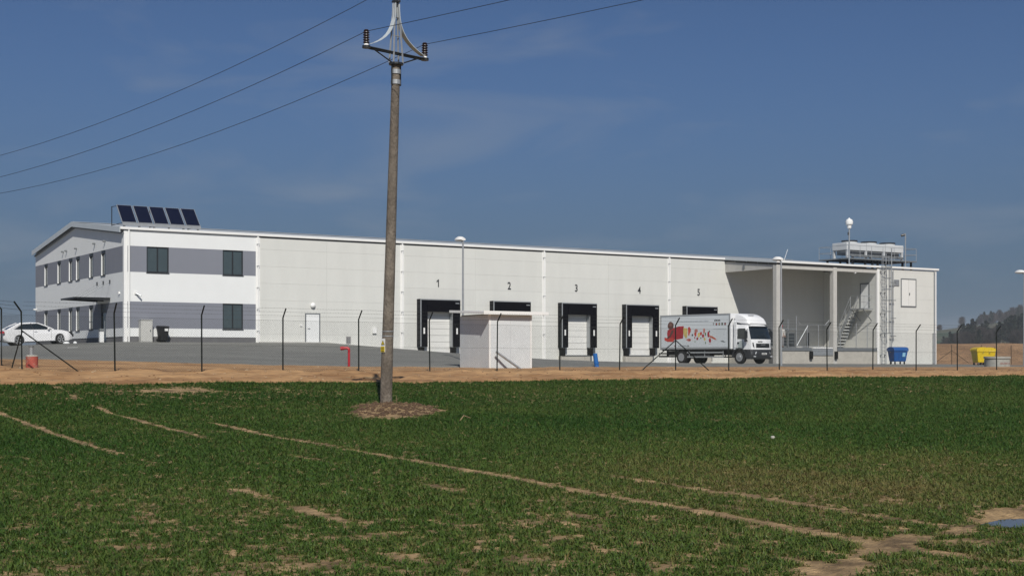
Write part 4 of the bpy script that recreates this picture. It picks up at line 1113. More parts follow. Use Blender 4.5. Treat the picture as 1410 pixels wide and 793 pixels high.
# ------------------------------------------------------------------ street lamps
def street_lamp(u, v, label, sink):
    z = H1(u, v) - sink; t = thing('street_lamp', label, 'street lamp', (u, v, z + sink), 0, 'street lamps along the yard edge')
    part('lamp_post', MB().tube([(u, v, z - 0.3), (u, v, z + 1.2), (u, v, z + 6.75)], 0.075, 10, 0.045), M_GALV, t, smooth=True)
    part('lamp_arm', MB().tube([(u, v, z + 6.7), (u, v + 0.2, z + 6.85)], 0.04, 8), M_GALV, t)
    m = MB()
    for k in range(9):
        s = k / 8; y = v - 0.06 + 0.78 * s; w = 0.05 + 0.17 * math.sin(PI * min(1, s * 0.86 + 0.1)) ** 0.6; hgt = 0.04 + 0.15 * math.sin(PI * (s * 0.9 + 0.06)) ** 0.7
        for j in range(10):
            a = 2 * PI * j / 10; m.v.append((u + w * math.cos(a), y, z + 6.86 + (hgt * math.sin(a) if math.sin(a) > 0 else 0.5 * hgt * math.sin(a)) + 0.02 * s))
    for k in range(8):
        for j in range(10): m.f.append((k * 10 + j, k * 10 + (j + 1) % 10, (k + 1) * 10 + (j + 1) % 10, (k + 1) * 10 + j))
    m.f += [tuple(range(9, -1, -1)), tuple(80 + j for j in range(10))]
    part('lamp_head', m, M_TRIM, t, smooth=True)
street_lamp(36.3, 62, 'street lamp rising behind the small grey shed', 0.50)
street_lamp(58.9, 62, 'street lamp in front of the canopy column, right of the truck', 0.32)
street_lamp(83.35, 63, 'street lamp at the far right end of the yard', 0.14)

# ------------------------------------------------------------------ small things in the yard
M_RED = mat('red_paint', (0.42, 0.018, 0.030), 0.4, var=0.15, vscale=6)
M_REDW = mat('red_worn_paint', (0.42, 0.085, 0.06), 0.8, col2=(0.33, 0.24, 0.19), c2scale=5, c2pos=(0.5, 0.72), var=0.2, vscale=9)
def at_h(x, y, h): return at(x, y, F * h / (494.0 - y))
# red standpipe
u, v = at(480.5, 0, 58.5); z = H1(u, v) - 0.06
SPp = thing('standpipe', 'red bent standpipe standing at the sandy edge of the yard', 'standpipe', (u, v, z))
part('riser', MB().tube([(u, v, z - 0.2), (u, v, z + 0.84)], 0.052, 12), M_RED, SPp, smooth=True)
d_ = -rt
part('outlet', MB().tube([(u, v, z + 0.74), (u, v, z + 0.84), Vector((u, v, z + 0.89)) + d_ * 0.08, Vector((u, v, z + 0.88)) + d_ * 0.26], 0.066, 12), M_RED, SPp, smooth=True)
part('outlet_cap', MB().tube([Vector((u, v, z + 0.88)) + d_ * 0.22, Vector((u, v, z + 0.87)) + d_ * 0.36], 0.085, 12), M_RED, SPp)
u, v = at(479.5, 0, 61.5); z = H1(u, v)
SG = thing('notice_sign', 'small grey notice plate on a thin post behind the red standpipe', 'sign', (u, v, z))
part('post', MB().tube([(u, v, z - 0.2), (u, v, z + 1.25)], 0.022, 6), M_GALV, SG)
M_SIGNG = mat('sign_grey', (0.30, 0.30, 0.30), 0.6, var=0.1, vscale=8)
part('plate', MB().box(u - 0.12, u + 0.12, v - 0.04, v - 0.024, z + 0.95, z + 1.3), M_SIGNG, SG)
part('print_line', MB().box(u - 0.08, u - 0.03, v - 0.048, v - 0.042, z + 1.0, z + 1.25).box(u + 0.0, u + 0.05, v - 0.048, v - 0.042, z + 1.0, z + 1.25), M_GALVD, SG)
# blue post
u, v = at(822, 0, 68.5); z = H1(u, v)
M_BLUEP = mat('blue_plastic_pipe', (0.015, 0.13, 0.42), 0.4, var=0.1, vscale=5)
BP = thing('blue_pipe', 'short blue plastic pipe sticking up from the sand by dock three', 'pipe', (u, v, z))
part('pipe', MB().tube([(u, v, z - 0.1), Vector((u, v, z + 0.68)) - rt * 0.10], 0.115, 14), M_BLUEP, BP, smooth=True)
part('collar', MB().tube([Vector((u, v, z + 0.16)) - rt * .02, Vector((u, v, z + 0.24)) - rt * .03], 0.135, 14), M_BLUEP, BP)
# red painted concrete block near the corner post
u, v = at(44, 0, 46.3); z = H1(u, v)
CB = thing('manhole_block', 'red painted concrete shaft with a steel pipe on top beside the corner post', 'concrete block', (u, v, z))
part('shaft', MB().lathe([(0.20, -0.2), (0.20, 0.42)], (u, v, z), 20), M_REDW, CB, smooth=True)
part('shaft_lid', MB().lathe([(0.205, 0.423), (0.19, 0.47)], (u, v, z), 20), M_CONC, CB)
part('riser_pipe', MB().tube([(u - 0.02, v, z + 0.473), (u - 0.02, v, z + 0.74)], 0.07, 10), M_GALV, CB, smooth=True)
part('cap', MB().lathe([(0.09, 0.745), (0.09, 0.79)], (u - 0.02, v, z), 12), M_GALVD, CB)
# grey cabinet and black wheelie bin by the office wall
CBN = thing('meter_cabinet', 'pale grey metal meter cabinet standing against the office wall', 'cabinet', (27.95, V0F - 0.35, 1.1))
M_CAB = mat('cabinet_grey', (0.50, 0.50, 0.47), 0.6, var=0.1, vscale=4, bump=0.1)
part('housing', MB().box(27.55, 28.32, V0F - 0.55, V0F - 0.08, 1.05, 2.55), M_CAB, CBN)
part('door', box(27.59, 28.28, V0F - 0.575, V0F - 0.553, 1.15, 2.50), M_CAB, CBN)
part('lock', box(28.14, 28.2, V0F - 0.60, V0F - 0.577, 1.8, 1.92), M_GALVD, CBN)
part('cap', box(27.53, 28.34, V0F - 0.60, V0F - 0.06, 2.553, 2.59), M_CAB, CBN)
M_BINB = mat('black_plastic', (0.012, 0.012, 0.013), 0.45, var=0.1, vscale=5)
def wheelie(loc, rotz, label):
    t = thing('wheelie_bin', label, 'bin', loc, rotz)
    def P(n_, m, mt, **k): return part(n_, m, mt, t, world=False, **k)
    P('body', MB().hexa([(-.24, -.24, .06), (.24, -.24, .06), (.24, .26, .06), (-.24, .26, .06)], [(-.30, -.33, .93), (.30, -.33, .93), (.30, .34, .93), (-.30, .34, .93)]), M_BINB, bevel=0.03)
    P('lid', MB().hexa([(-.32, -.37, .935), (.32, -.37, .935), (.32, .40, .935), (-.32, .40, .935)], [(-.29, -.32, 1.02), (.29, -.32, 1.02), (.29, .36, 1.06), (-.29, .36, 1.06)]), M_BINB, bevel=0.02)
    P('handle', MB().tube([(-.27, .45, .95), (.27, .45, .95)], .02, 6).box(-.27, -.23, .36, .45, .93, .96).box(.23, .27, .36, .45, .93, .96), M_BINB)
    for s in (-1, 1): P('wheel', MB().lathe([(.09, -.03), (.1, 0), (.09, .03)], (s * .27, .27, .1), 14, 'x'), M_RUBBER)
    P('label_sticker', box(-.02, .22, -.335, -.318, .70, .86), M_TRIM)
wheelie((29.05, V0F - 0.45, 1.14), 0.12, 'black wheelie bin with a white sticker beside the meter cabinet')
# white waste stand by the entrance, white markers and painted line
u, v = UL - 0.35, V0F + 4.0
WB = thing('ash_bin', 'narrow white waste bin standing by the office entrance', 'bin', (u, v, 1.12))
part('body', MB().box(u - 0.14, u + 0.14, v - 0.14, v + 0.14, 1.12, 1.85), M_WHITE, WB, bevel=0.02)
part('hood', MB().box(u - 0.15, u + 0.15, v - 0.15, v + 0.15, 1.853, 2.05), M_GALVD, WB)
for k, (x, w) in enumerate(((91.5, 0.42), (103.5, 0.24))):
    u, v = at(x, 0, 87.5); z = H1(u, v) + 0.04
    o = MB(); o.lathe([(w * 0.5, 0), (w * 0.52, 0.06), (w * 0.35, 0.13), (0.03, 0.15)], (u, v, z), 10)
    tag(link('white_stone', o.mesh('white_stone', smooth=True), M_WHITE), ['larger white stone lying by the front wheel of the white car', 'smaller white stone lying right of the white car'][k], 'stone', 'white stones by the parked car')
u, v = at(100, 0, 80.0); z = H1(u, v) + 0.049
pln = MB(); uA, vA = at(93, 0, 80); uB, vB = at(107, 0, 80.5); uC, vC = at(107, 0, 81); uD, vD = at(93, 0, 80.6)
M_PAINT = mat('road_paint', (0.62, 0.62, 0.60), 0.8, var=0.2, vscale=6)
zz = [H1(*p) + 0.053 for p in ((uA, vA), (uB, vB), (uC, vC), (uD, vD))]
pln.hexa([(uA, vA, zz[0] - .004), (uB, vB, zz[1] - .004), (uC, vC, zz[2] - .004), (uD, vD, zz[3] - .004)], [(uA, vA, zz[0]), (uB, vB, zz[1]), (uC, vC, zz[2]), (uD, vD, zz[3])])
struct(link('painted_line', pln.mesh('painted_line'), M_PAINT))
# concrete ring
u, v = at(1373, 0, 88.5); z = H1(u, v)
CR = thing('concrete_ring', 'large grey concrete well ring with faded red lettering beside the yellow bins', 'concrete ring', (u, v, z))
M_RING = mat('ring_concrete', (0.33, 0.33, 0.30), 0.9, var=0.2, vscale=3, bump=0.3, bscale=18)
part('ring', MB().lathe([(0.80, -0.1), (0.80, 0.52)], (u, v, z), 36), M_RING, CR, smooth=True)
part('lid', MB().lathe([(0.84, 0.56), (0.84, 0.68), (0.80, 0.70)], (u, v, z), 36), M_RING, CR, smooth=True)
part('joint', MB().lathe([(0.76, 0.50), (0.76, 0.58)], (u, v, z), 36), M_RUBBER, CR)
me = text_mesh('BAZEN 112', 0.17, 0.003)
# wrap the lettering round the ring
a0 = math.atan2(-CT, -ST) + 0.42
co = np.empty(len(me.vertices) * 3); me.vertices.foreach_get('co', co); co = co.reshape(-1, 3)
ang = a0 + co[:, 0] / 0.80; rad = 0.806 + co[:, 2]
co2 = np.stack([rad * np.cos(ang), rad * np.sin(ang), co[:, 1] + 0.20], -1); me.vertices.foreach_set('co', co2.ravel()); me.update()
M_REDL = mat('faded_red_lettering', (0.30, 0.10, 0.09), 0.9)
lt_ = link('lettering', me, M_REDL, CR); lt_['label'] = 'faded red lettering on the side of the ring'

# big wheeled containers
def container(loc, rotz, col, label, group=None, sticker=False, name='waste_container', hole=False):
    t = thing(name, label, 'container', loc, rotz, group)
    if col == 'yellow': t.scale = (0.92, 0.92, 0.98)
    m1 = mat('container_' + col, {'blue': (0.012, 0.085, 0.29), 'yellow': (0.66, 0.47, 0.012)}[col], 0.42, var=0.12, vscale=4)
    def P(n_, m, mt, **k): return part(n_, m, mt, t, world=False, **k)
    P('body', MB().hexa([(-.56, -.36, .22), (.56, -.36, .22), (.56, .38, .22), (-.56, .38, .22)], [(-.66, -.50, 1.10), (.66, -.50, 1.10), (.66, .50, 1.10), (-.66, .50, 1.10)]), m1, bevel=0.05)
    P('rim', MB().box(-.70, .70, -.54, .54, 1.08, 1.16), m1, bevel=0.02)
    ld_ = MB(); N = 8
    pol = [(-.54, 1.165)] + [(-.54 * math.cos(PI * k / N), 1.165 + 0.27 * math.sin(PI * k / N) ** 0.8) for k in range(1, N)] + [(.54, 1.165)]
    ld_.prism(pol, 'x', -.66, .66); P('lid', ld_, m1, bevel=0.02)
    for s in (-1, 1): P('lid_end', MB().prism([(y * 1.02, z) for y, z in pol], 'x', s * .662, s * .70), m1)
    for sx in (-.45, .45):
        for sy in (-.28, .30):
            P('wheel', MB().lathe([(.085, -.03), (.1, 0), (.085, .03)], (sx, sy, .1), 12, 'x'), M_RUBBER)
            P('wheel_fork', MB().box(sx - .05, sx - .035, sy - .04, sy + .04, .1, .23).box(sx + .035, sx + .05, sy - .04, sy + .04, .1, .23), M_GALVD)
    for k in range(4): P('rib', MB().hexa([(-.45 + .3 * k - .02, -.385, .3), (-.45 + .3 * k + .02, -.385, .3), (-.45 + .3 * k + .02, -.35, .3), (-.45 + .3 * k - .02, -.35, .3)], [(-.45 + .3 * k - .02, -.51, 1.05), (-.45 + .3 * k + .02, -.51, 1.05), (-.45 + .3 * k + .02, -.47, 1.05), (-.45 + .3 * k - .02, -.47, 1.05)]), m1)
    for s in (-1, 1): P('trunnion', MB().lathe([(.03, 0), (.03, s * .08)], (s * .68, 0, 1.0), 8, 'x'), M_GALVD)
    if sticker: P('sticker', MB().hexa([(.15, -.455, .62), (.42, -.455, .62), (.42, -.44, .62), (.15, -.44, .62)], [(.15, -.507, .95), (.42, -.507, .95), (.42, -.49, .95), (.15, -.49, .95)]), mat('sticker_blue', (0.25, 0.5, 0.68), 0.5))
    if hole: P('throw_hole', MB().lathe([(.15, 0), (.15, -.03)], (.1, -.535, 1.3), 14, 'y'), M_RUBBER)
    return t
u, v = at(1236, 0, 113.5)
container((u, v, H1(u, v) + 0.045), R(-14), 'blue', 'blue wheeled waste container in front of the corner block', sticker=True)
u, v = at(1349, 0, 106.0)
container((u, v, H1(u, v) + 0.02), R(62), 'yellow', 'front yellow waste container, left of the two by the concrete ring', 'yellow waste containers')
u, v = at(1360.5, 0, 108.0)
container((u, v, H1(u, v) + 0.02), R(50), 'yellow', 'rear yellow waste container, turned aside and half hidden by the other', 'yellow waste containers', hole=True)

# racks, gate frame and things on the platform
RK = thing('cage_rack', 'row of dark wire cage racks at the back of the platform', 'rack', (80.8, 85.5, 0.93))
for k in range(3):
    a = 79.6 + 1.05 * k
    f = part('cage', MB().box(a, a + .05, 85.2, 85.25, .93, 2.45).box(a + .93, a + .98, 85.2, 85.25, .93, 2.45).box(a, a + .05, 86.1, 86.15, .93, 2.45).box(a + .93, a + .98, 86.1, 86.15, .93, 2.45).box(a, a + .98, 85.2, 86.15, 2.45, 2.55).box(a, a + .98, 85.2, 86.15, 0.98, 1.08), M_GALVD, RK)
    for q in range(4): part('cage_bar', box(a + .05, a + .93, 85.2, 85.22, 1.3 + .28 * q, 1.33 + .28 * q), M_GALVD, f)
    part('crate', box(a + .1, a + .88, 85.3, 86.05, 1.083, 2.2), mat('crate_dark', (0.045, 0.055, 0.062), 0.7, var=0.3, vscale=4), f)
GF = thing('steel_gate_frame', 'galvanised steel gate frame with a slanting brace at the platform edge', 'gate', (83.4, 83.35, 0.93))
m = MB(); vg = VC + 0.42
part('upright', MB().tube([(80.95, vg, .93), (80.95, vg, 3.55)], .035, 6), M_GALV, GF)
part('upright', MB().tube([(84.75, vg, .93), (84.75, vg, 2.9)], .03, 6), M_GALV, GF)
part('top_bar', MB().tube([(80.95, vg, 2.85), (84.75, vg, 2.85)], .03, 6), M_GALV, GF)
part('top_brace', MB().tube([(80.95, vg, 3.3), (81.4, vg, 2.9)], .025, 6).tube([(84.3, vg, 2.9), (84.75, vg, 3.25)], .025, 6), M_GALV, GF)
part('slanting_brace', MB().tube([(81.0, vg, 1.1), (82.25, vg, 2.75)], .04, 6), M_GALV, GF)
part('leaf_post', MB().tube([(82.2, vg, .93), (82.2, vg, 2.85)], .03, 6).tube([(83.5, vg, .93), (83.5, vg, 2.85)], .03, 6), M_GALV, GF)
part('bottom_bar', MB().tube([(80.95, vg, 1.02), (84.75, vg, 1.02)], .04, 6), M_GALV, GF)
part('buffer_post', box(82.45, 82.62, vg + .2, vg + .35, .93, 2.2), M_ANTH, GF)

# ------------------------------------------------------------------ person on the platform
M_SKIN = mat('skin', (0.45, 0.26, 0.18), 0.6)
M_COAT = mat('pale_coat', (0.48, 0.47, 0.45), 0.85, var=0.15, vscale=6)
M_TROU = mat('grey_trousers', (0.20, 0.20, 0.21), 0.85, var=0.15, vscale=6)
PE = thing('person', 'person in a red cap and pale work coat standing on the platform by the column', 'person', (79.42, 83.55, 0.93), R(-35))
def skin(name, nodes, edges, m, parent, root=0, sub=1):
    me = bpy.data.meshes.new(name); me.from_pydata([n[0] for n in nodes], edges, [])
    o = link(name, me, m, parent)
    sk = o.modifiers.new('skin', 'SKIN'); sk.use_smooth_shade = True
    for i, n in enumerate(nodes):
        d = me.skin_vertices[0].data[i]; r = n[1]; d.radius = r if isinstance(r, tuple) else (r, r); d.use_root = (i == root)
    s = o.modifiers.new('subdiv', 'SUBSURF'); s.levels = sub; s.render_levels = sub
    return o
# body facing -Y, right arm hanging, left arm bent in front
bn = [((0, 0, 1.0), (.16, .12)), ((0, 0, 1.22), (.16, .12)), ((0, .0, 1.42), (.18, .11)), ((0, -.01, 1.52), (.07, .07)), ((0, -.02, 1.60), (.06, .065)), ((0, -.03, 1.66), (.075, .09)), ((0, -.03, 1.74), (.078, .098)), ((0, -.025, 1.80), (.06, .07)),
      ((.09, 0, .92), (.10, .105)), ((.10, -.03, .50), (.068, .07)), ((.10, .01, .12), (.045, .05)), ((.10, -.02, .05), (.045, .05)), ((.11, -.16, .035), (.042, .032)),
      ((-.09, 0, .92), (.10, .105)), ((-.10, .01, .50), (.068, .07)), ((-.10, .05, .12), (.045, .05)), ((-.10, .02, .05), (.045, .05)), ((-.11, -.12, .035), (.042, .032)),
      ((.20, .0, 1.44), (.07, .065)), ((.25, .02, 1.17), (.05, .05)), ((.26, -.05, .93), (.037, .037)), ((.26, -.07, .86), (.03, .042)),
      ((-.20, .0, 1.44), (.07, .065)), ((-.26, .02, 1.17), (.05, .05)), ((-.18, -.20, 1.10), (.037, .037)), ((-.14, -.26, 1.11), (.042, .03))]
be = [(0, 1), (1, 2), (2, 3), (3, 4), (4, 5), (5, 6), (6, 7), (0, 8), (8, 9), (9, 10), (10, 11), (11, 12), (0, 13), (13, 14), (14, 15), (15, 16), (16, 17), (2, 18), (18, 19), (19, 20), (20, 21), (2, 22), (22, 23), (23, 24), (24, 25)]
skin('body', bn, be, M_SKIN, PE)
cn = [((0, 0, .86), (.20, .16)), ((0, 0, 1.02), (.185, .145)), ((0, 0, 1.22), (.185, .14)), ((0, 0, 1.42), (.20, .13)), ((0, -.01, 1.50), (.09, .09)), ((.21, .0, 1.44), (.085, .08)), ((.25, .02, 1.17), (.064, .064)), ((.26, -.045, .95), (.05, .05)), ((-.21, .0, 1.44), (.085, .08)), ((-.26, .02, 1.17), (.064, .064)), ((-.19, -.185, 1.10), (.05, .05))]
skin('coat', cn, [(0, 1), (1, 2), (2, 3), (3, 4), (3, 5), (5, 6), (6, 7), (3, 8), (8, 9), (9, 10)], M_COAT, PE)
tn = [((0, 0, .97), (.165, .13)), ((.09, 0, .88), (.115, .12)), ((.10, -.03, .50), (.085, .088)), ((.10, .01, .10), (.07, .075)), ((-.09, 0, .88), (.115, .12)), ((-.10, .01, .50), (.085, .088)), ((-.10, .05, .10), (.07, .075))]
skin('trousers', tn, [(0, 1), (1, 2), (2, 3), (0, 4), (4, 5), (5, 6)], M_TROU, PE)
for s, hx, hy, hz, dx, dy, dz in ((1, .26, -.075, .84, 0, -.15, -1), (-1, -.12, -.28, 1.11, .75, -.6, 0)):
    dv_ec = Vector((dx, dy, dz)).normalized()
    for k in range(4):
        off = Vector((0, .028 - .019 * k, 0)) if s > 0 else Vector((0, 0, .028 - .019 * k))
        b0 = Vector((hx, hy, hz)) + off; l = (.06, .072, .068, .052)[k]
        skin('finger', [(tuple(b0), .009), (tuple(b0 + dv_ec * l * .55), .009), (tuple(b0 + dv_ec * l + Vector((-.012 * s, -.01, 0))), .007)], [(0, 1), (1, 2)], M_SKIN, PE)
    t0 = Vector((hx, hy, hz)) + (Vector((0, -.035, .035)) if s > 0 else Vector((-.05, 0, .03)))
    skin('thumb', [(tuple(t0), .011), (tuple(t0 + dv_ec * .03 + Vector((0, -.02, 0))), .010), (tuple(t0 + dv_ec * .055 + Vector((0, -.022, 0))), .008)], [(0, 1), (1, 2)], M_SKIN, PE)
part('nose', MB().hexa([(-.014, -.115, 1.665), (.014, -.115, 1.665), (.014, -.145, 1.668), (-.014, -.145, 1.668)], [(-.008, -.115, 1.715), (.008, -.115, 1.715), (.008, -.125, 1.715), (-.008, -.125, 1.715)]), M_SKIN, PE, world=False)
for s in (-1, 1):
    part('eye', MB().lathe([(.004, -.008), (.011, 0), (.004, .008)], (s * .032, -.122, 1.712), 8, 'y'), M_ANTH, PE, world=False)
    part('ear', MB().lathe([(.012, -.01), (.022, 0), (.012, .01)], (s * .082, -.02, 1.69), 8, 'x'), M_SKIN, PE, world=False)
part('mouth', box(-.022, .022, -.128, -.118, 1.632, 1.638), M_REDL, PE, world=False)
part('hair', MB().lathe([(.085, 1.68), (.09, 1.73), (.085, 1.77)], (0, .004, 0), 14), mat('dark_hair', (.03, .02, .015), .8), PE, world=False)
cpn = part('cap', MB().lathe([(.098, 1.735), (.100, 1.78), (.085, 1.835), (.03, 1.86)], (0, -.02, 0), 16), M_RED, PE, smooth=True, world=False)
part('cap_peak', MB().prism([(-.07, -.10), (.07, -.10), (.055, -.19), (0, -.205), (-.055, -.19)], 'z', 1.745, 1.755), M_RED, cpn, world=False)
for s, y in ((1, -.03), (-1, .01)):
    part('shoe', MB().hexa([(s * .10 - .05, y - .19, .0), (s * .10 + .05, y - .19, .0), (s * .10 + .05, y + .09, .0), (s * .10 - .05, y + .09, .0)], [(s * .10 - .042, y - .17, .06), (s * .10 + .042, y - .17, .06), (s * .10 + .045, y + .08, .10), (s * .10 - .045, y + .08, .10)]), M_RUBBER, PE, world=False)

# ------------------------------------------------------------------ the delivery truck
M_TBODY = mat('truck_white', (0.78, 0.79, 0.80), 0.25, var=0.02, vscale=1)
M_TBOX = mat('truck_box_white', (0.60, 0.64, 0.66), 0.4, var=0.04, vscale=1)
M_ALU = mat('aluminium_profile', (0.42, 0.44, 0.45), 0.4, 0.5)
M_CHAS = mat('chassis_dark', (0.018, 0.018, 0.020), 0.6, var=0.2, vscale=5)
M_BUMP = mat('bumper_grey', (0.028, 0.030, 0.034), 0.5)
M_TYRE = mat('tyre', (0.014, 0.014, 0.014), 0.85)
M_RIM = mat('steel_rim', (0.34, 0.35, 0.36), 0.45, 0.3)
M_WSCR = mat('vehicle_glass', (0.012, 0.018, 0.022), 0.04, spec=0.8)
M_LENS = mat('lamp_lens', (0.60, 0.62, 0.64), 0.1)
M_ORANGE = mat('orange_lens', (0.6, 0.2, 0.02), 0.3)
tu, tv = 65.15, 80.2
TR = thing('delivery_truck', 'white box truck with a red and yellow picture on its side, parked in the yard', 'truck', (tu, tv, -0.36), math.atan2(-0.991, 0.1325))
def T(n_, m, mt, par=None, **k): return part(n_, m, mt, par or TR, world=False, **k)
BW, BZ0, BZ1, BL = 1.25, 1.07, 3.57, 6.75
bx_ = T('cargo_box', MB().box(0, BL, -BW, BW, BZ0, BZ1), M_TBOX)
for y in (-BW, BW):
    s = 1 if y > 0 else -1; y0, y1 = sorted((y + s * 0.003, y + s * 0.022))
    T('edge_profile', MB().box(0.0, BL, y0, y1, BZ0, BZ0 + 0.14), M_ALU, bx_)
    T('edge_profile', MB().box(0.0, BL, y0, y1, BZ1 - 0.08, BZ1 + 0.01), M_ALU, bx_)
    T('edge_profile', MB().box(0.0, 0.07, y0, y1, BZ0 + 0.14, BZ1 - 0.08), M_ALU, bx_)
    T('edge_profile', MB().box(BL - 0.10, BL, y0, y1, BZ0 + 0.14, BZ1 - 0.08), M_ALU, bx_)
T('front_wall', MB().box(BL + 0.003, BL + 0.04, -BW, BW, BZ0, BZ1), M_TBODY, bx_)
T('tail_frame', MB().box(-0.06, -0.003, -BW - 0.02, BW + 0.02, BZ0 - 0.05, BZ1 + 0.02), M_ALU, bx_)
# printed picture on the right-hand side (flat print)
def decal(name, poly, col, lay=0, lab=None):
    y = -BW - 0.004 - 0.0025 * lay
    m = MB(); m.prism([((p - 62) / 1248 * BL, BZ0 + 0.02 + (700 - q) / 575 * (BZ1 - BZ0 - .05)) for (p, q) in poly], 'y', y, y + 0.002)
    o = T(name, m, mat('print_%02d_%02d_%02d' % tuple(int(c * 99) for c in col), col, 0.4, var=0.35, vscale=5), bx_)
    return o
def blob(cx, cy, w, h, n=9, seed=0, j=0.22):
    rg = random.Random(seed); return [(cx + w / 2 * math.cos(2 * PI * k / n) * (1 + rg.uniform(-j, j)), cy + h / 2 * math.sin(2 * PI * k / n) * (1 + rg.uniform(-j, j))) for k in range(n)]
RD, RD2, YL, BR, PK, DK, GN_, WT = (0.36, 0.02, 0.03), (0.50, 0.05, 0.035), (0.60, 0.47, 0.16), (0.10, 0.045, 0.035), (0.52, 0.20, 0.17), (0.02, 0.02, 0.025), (0.10, 0.19, 0.06), (0.68, 0.66, 0.6)
decal('printed_picture', [(180, 440), (190, 375), (240, 350), (330, 330), (400, 312), (490, 310), (483, 400), (475, 520), (330, 545), (250, 520), (190, 500)], RD)
decal('printed_picture', [(130, 500), (190, 512), (300, 505), (318, 545), (290, 578), (190, 575), (135, 548)], RD2, 1)
decal('printed_picture', blob(250, 300, 112, 140, 12, 3, 0.08), BR, 1)
decal('printed_picture', blob(250, 275, 60, 70, 9, 4, 0.1), (0.20, 0.10, 0.08), 2)
decal('printed_picture', [(228, 470), (262, 380), (305, 372), (290, 430), (240, 500), (190, 530), (180, 505)], BR, 2)
decal('printed_picture', [(483, 340), (540, 345), (560, 365), (552, 500), (528, 522), (490, 470), (478, 400)], YL, 1)
decal('printed_picture', [(566, 340), (590, 322), (618, 362), (616, 410), (600, 430), (588, 480), (572, 470)], RD2, 1)
decal('printed_picture', blob(580, 545, 84, 50, 8, 5), PK)
decal('printed_picture', blob(590, 545, 30, 26, 7, 6), RD, 1)
for k, (cx, cy, w, h, c_) in enumerate([(645, 465, 26, 40, DK), (655, 555, 14, 34, WT), (715, 395, 62, 64, PK), (700, 450, 42, 90, RD2), (690, 510, 22, 36, RD), (735, 528, 30, 58, RD), (760, 465, 46, 90, YL), (692, 578, 14, 30, GN_), (800, 445, 40, 58, RD2), (835, 480, 44, 66, RD), (855, 395, 32, 90, PK), (880, 450, 24, 60, GN_), (865, 540, 30, 60, YL), (880, 600, 16, 44, GN_), (798, 520, 22, 26, GN_), (930, 460, 40, 100, RD), (952, 408, 20, 26, DK), (960, 560, 38, 78, RD), (908, 540, 20, 46, WT), (960, 620, 14, 20, PK)]):
    decal('printed_picture', blob(cx, cy, w, h, 8, 10 + k), c_, k % 3)
decal('printed_picture', [(940, 475), (1000, 490), (1050, 520), (1078, 553), (1040, 548), (985, 520), (945, 500)], (0.5, 0.14, 0.08), 1)
decal('printed_picture', [(1140, 572), (1185, 565), (1235, 600), (1190, 592), (1160, 585)], (0.16, 0.18, 0.18))
rg = random.Random(9)
def dashes(x0, x1, y, h, c_, wmin, wmax):
    x = x0
    while x < x1:
        w = rg.uniform(wmin, wmax); decal('printed_text', [(x, y + h / 2), (min(x + w, x1), y + h / 2), (min(x + w, x1), y - h / 2), (x, y - h / 2)], c_); x += w + rg.uniform(3, 7)
dashes(370, 930, 235, 15, (0.36, 0.40, 0.43), 9, 30)
dashes(1035, 1140, 228, 30, (0.12, 0.13, 0.14), 14, 20)
dashes(1020, 1245, 370, 12, (0.33, 0.36, 0.38), 9, 22)
for k, x in enumerate((1022, 1072, 1122, 1172, 1222)):
    if k == 0:
        decal('printed_letter', [(x - 6, 305), (x + 6, 305), (x + 6, 275), (x - 6, 275)], (0.2, 0.2, 0.2)); decal('printed_letter', [(x - 15, 279), (x + 15, 279), (x + 15, 268), (x - 15, 268)], (0.2, 0.2, 0.2), 1)
    else:
        decal('printed_letter', [(x - 14, 308), (x + 14, 308), (x + 14, 270), (x - 14, 270)], (0.05, 0.04, 0.05)); decal('printed_letter', blob(x, 289, 16, 20, 8, k, 0), [RD2, YL, GN_, RD2][k - 1], 1)
dashes(310, 345, 648, 16, (0.25, 0.1, 0.1), 30, 34); dashes(385, 545, 650, 18, (0.30, 0.32, 0.34), 16, 40); dashes(556, 580, 652, 26, (0.05, 0.06, 0.06), 22, 26)
# chassis
ch = T('chassis', MB().box(-0.1, 8.220, -0.50, -0.36, 0.62, 0.95).box(-0.1, 8.220, 0.36, 0.50, 0.62, 0.95).box(0.0, 6.820, -1.1, 1.1, 0.96, 1.065), M_CHAS)
T('fuel_tank', MB().box(3.4, 4.7, -1.12, -0.58, 0.48, 0.92), M_CHAS, bevel=0.05)
T('battery_box', MB().box(2.9, 3.35, -1.10, -0.58, 0.52, 0.92), M_CHAS)
T('rear_guard', MB().box(-0.3, -0.15, -1.15, 1.15, 0.48, 0.60).box(-0.12, 0.0, -0.5, -0.4, 0.5, 0.96).box(-0.12, 0.0, 0.4, 0.5, 0.5, 0.96), M_CHAS)
T('tail_lift', MB().box(-0.35, -0.08, -1.1, 1.1, 0.70, 0.80), M_CHAS)
for s in (-1, 1):
    y0, y1 = sorted((s * 1.14, s * 1.18))
    for z in (0.45, 0.77): T('side_guard', MB().box(2.55, 6.05, y0, y1, z, z + 0.10), M_ALU)
    for x in (2.7, 4.2, 5.95): T('guard_post', MB().box(x, x + 0.06, *sorted((s * 1.10, s * 1.138)), 0.45, 0.96), M_ALU)
    # rear mudguards
    m = MB(); N = 10
    for k in range(N):
        a0, a1 = PI * (0.02 + 0.96 * k / N), PI * (0.02 + 0.96 * (k + 1) / N); r0, r1 = 0.56, 0.59
        P_ = lambda a, r, y: (2.0 + r * math.cos(a), y, 0.48 + r * math.sin(a) * 0.92)
        ya, yb = sorted((s * 0.66, s * 1.2))
        m.hexa([P_(a0, r0, ya), P_(a0, r0, yb), P_(a1, r0, yb), P_(a1, r0, ya)], [P_(a0, r1, ya), P_(a0, r1, yb), P_(a1, r1, yb), P_(a1, r1, ya)])
    T('mudguard', m, M_CHAS)
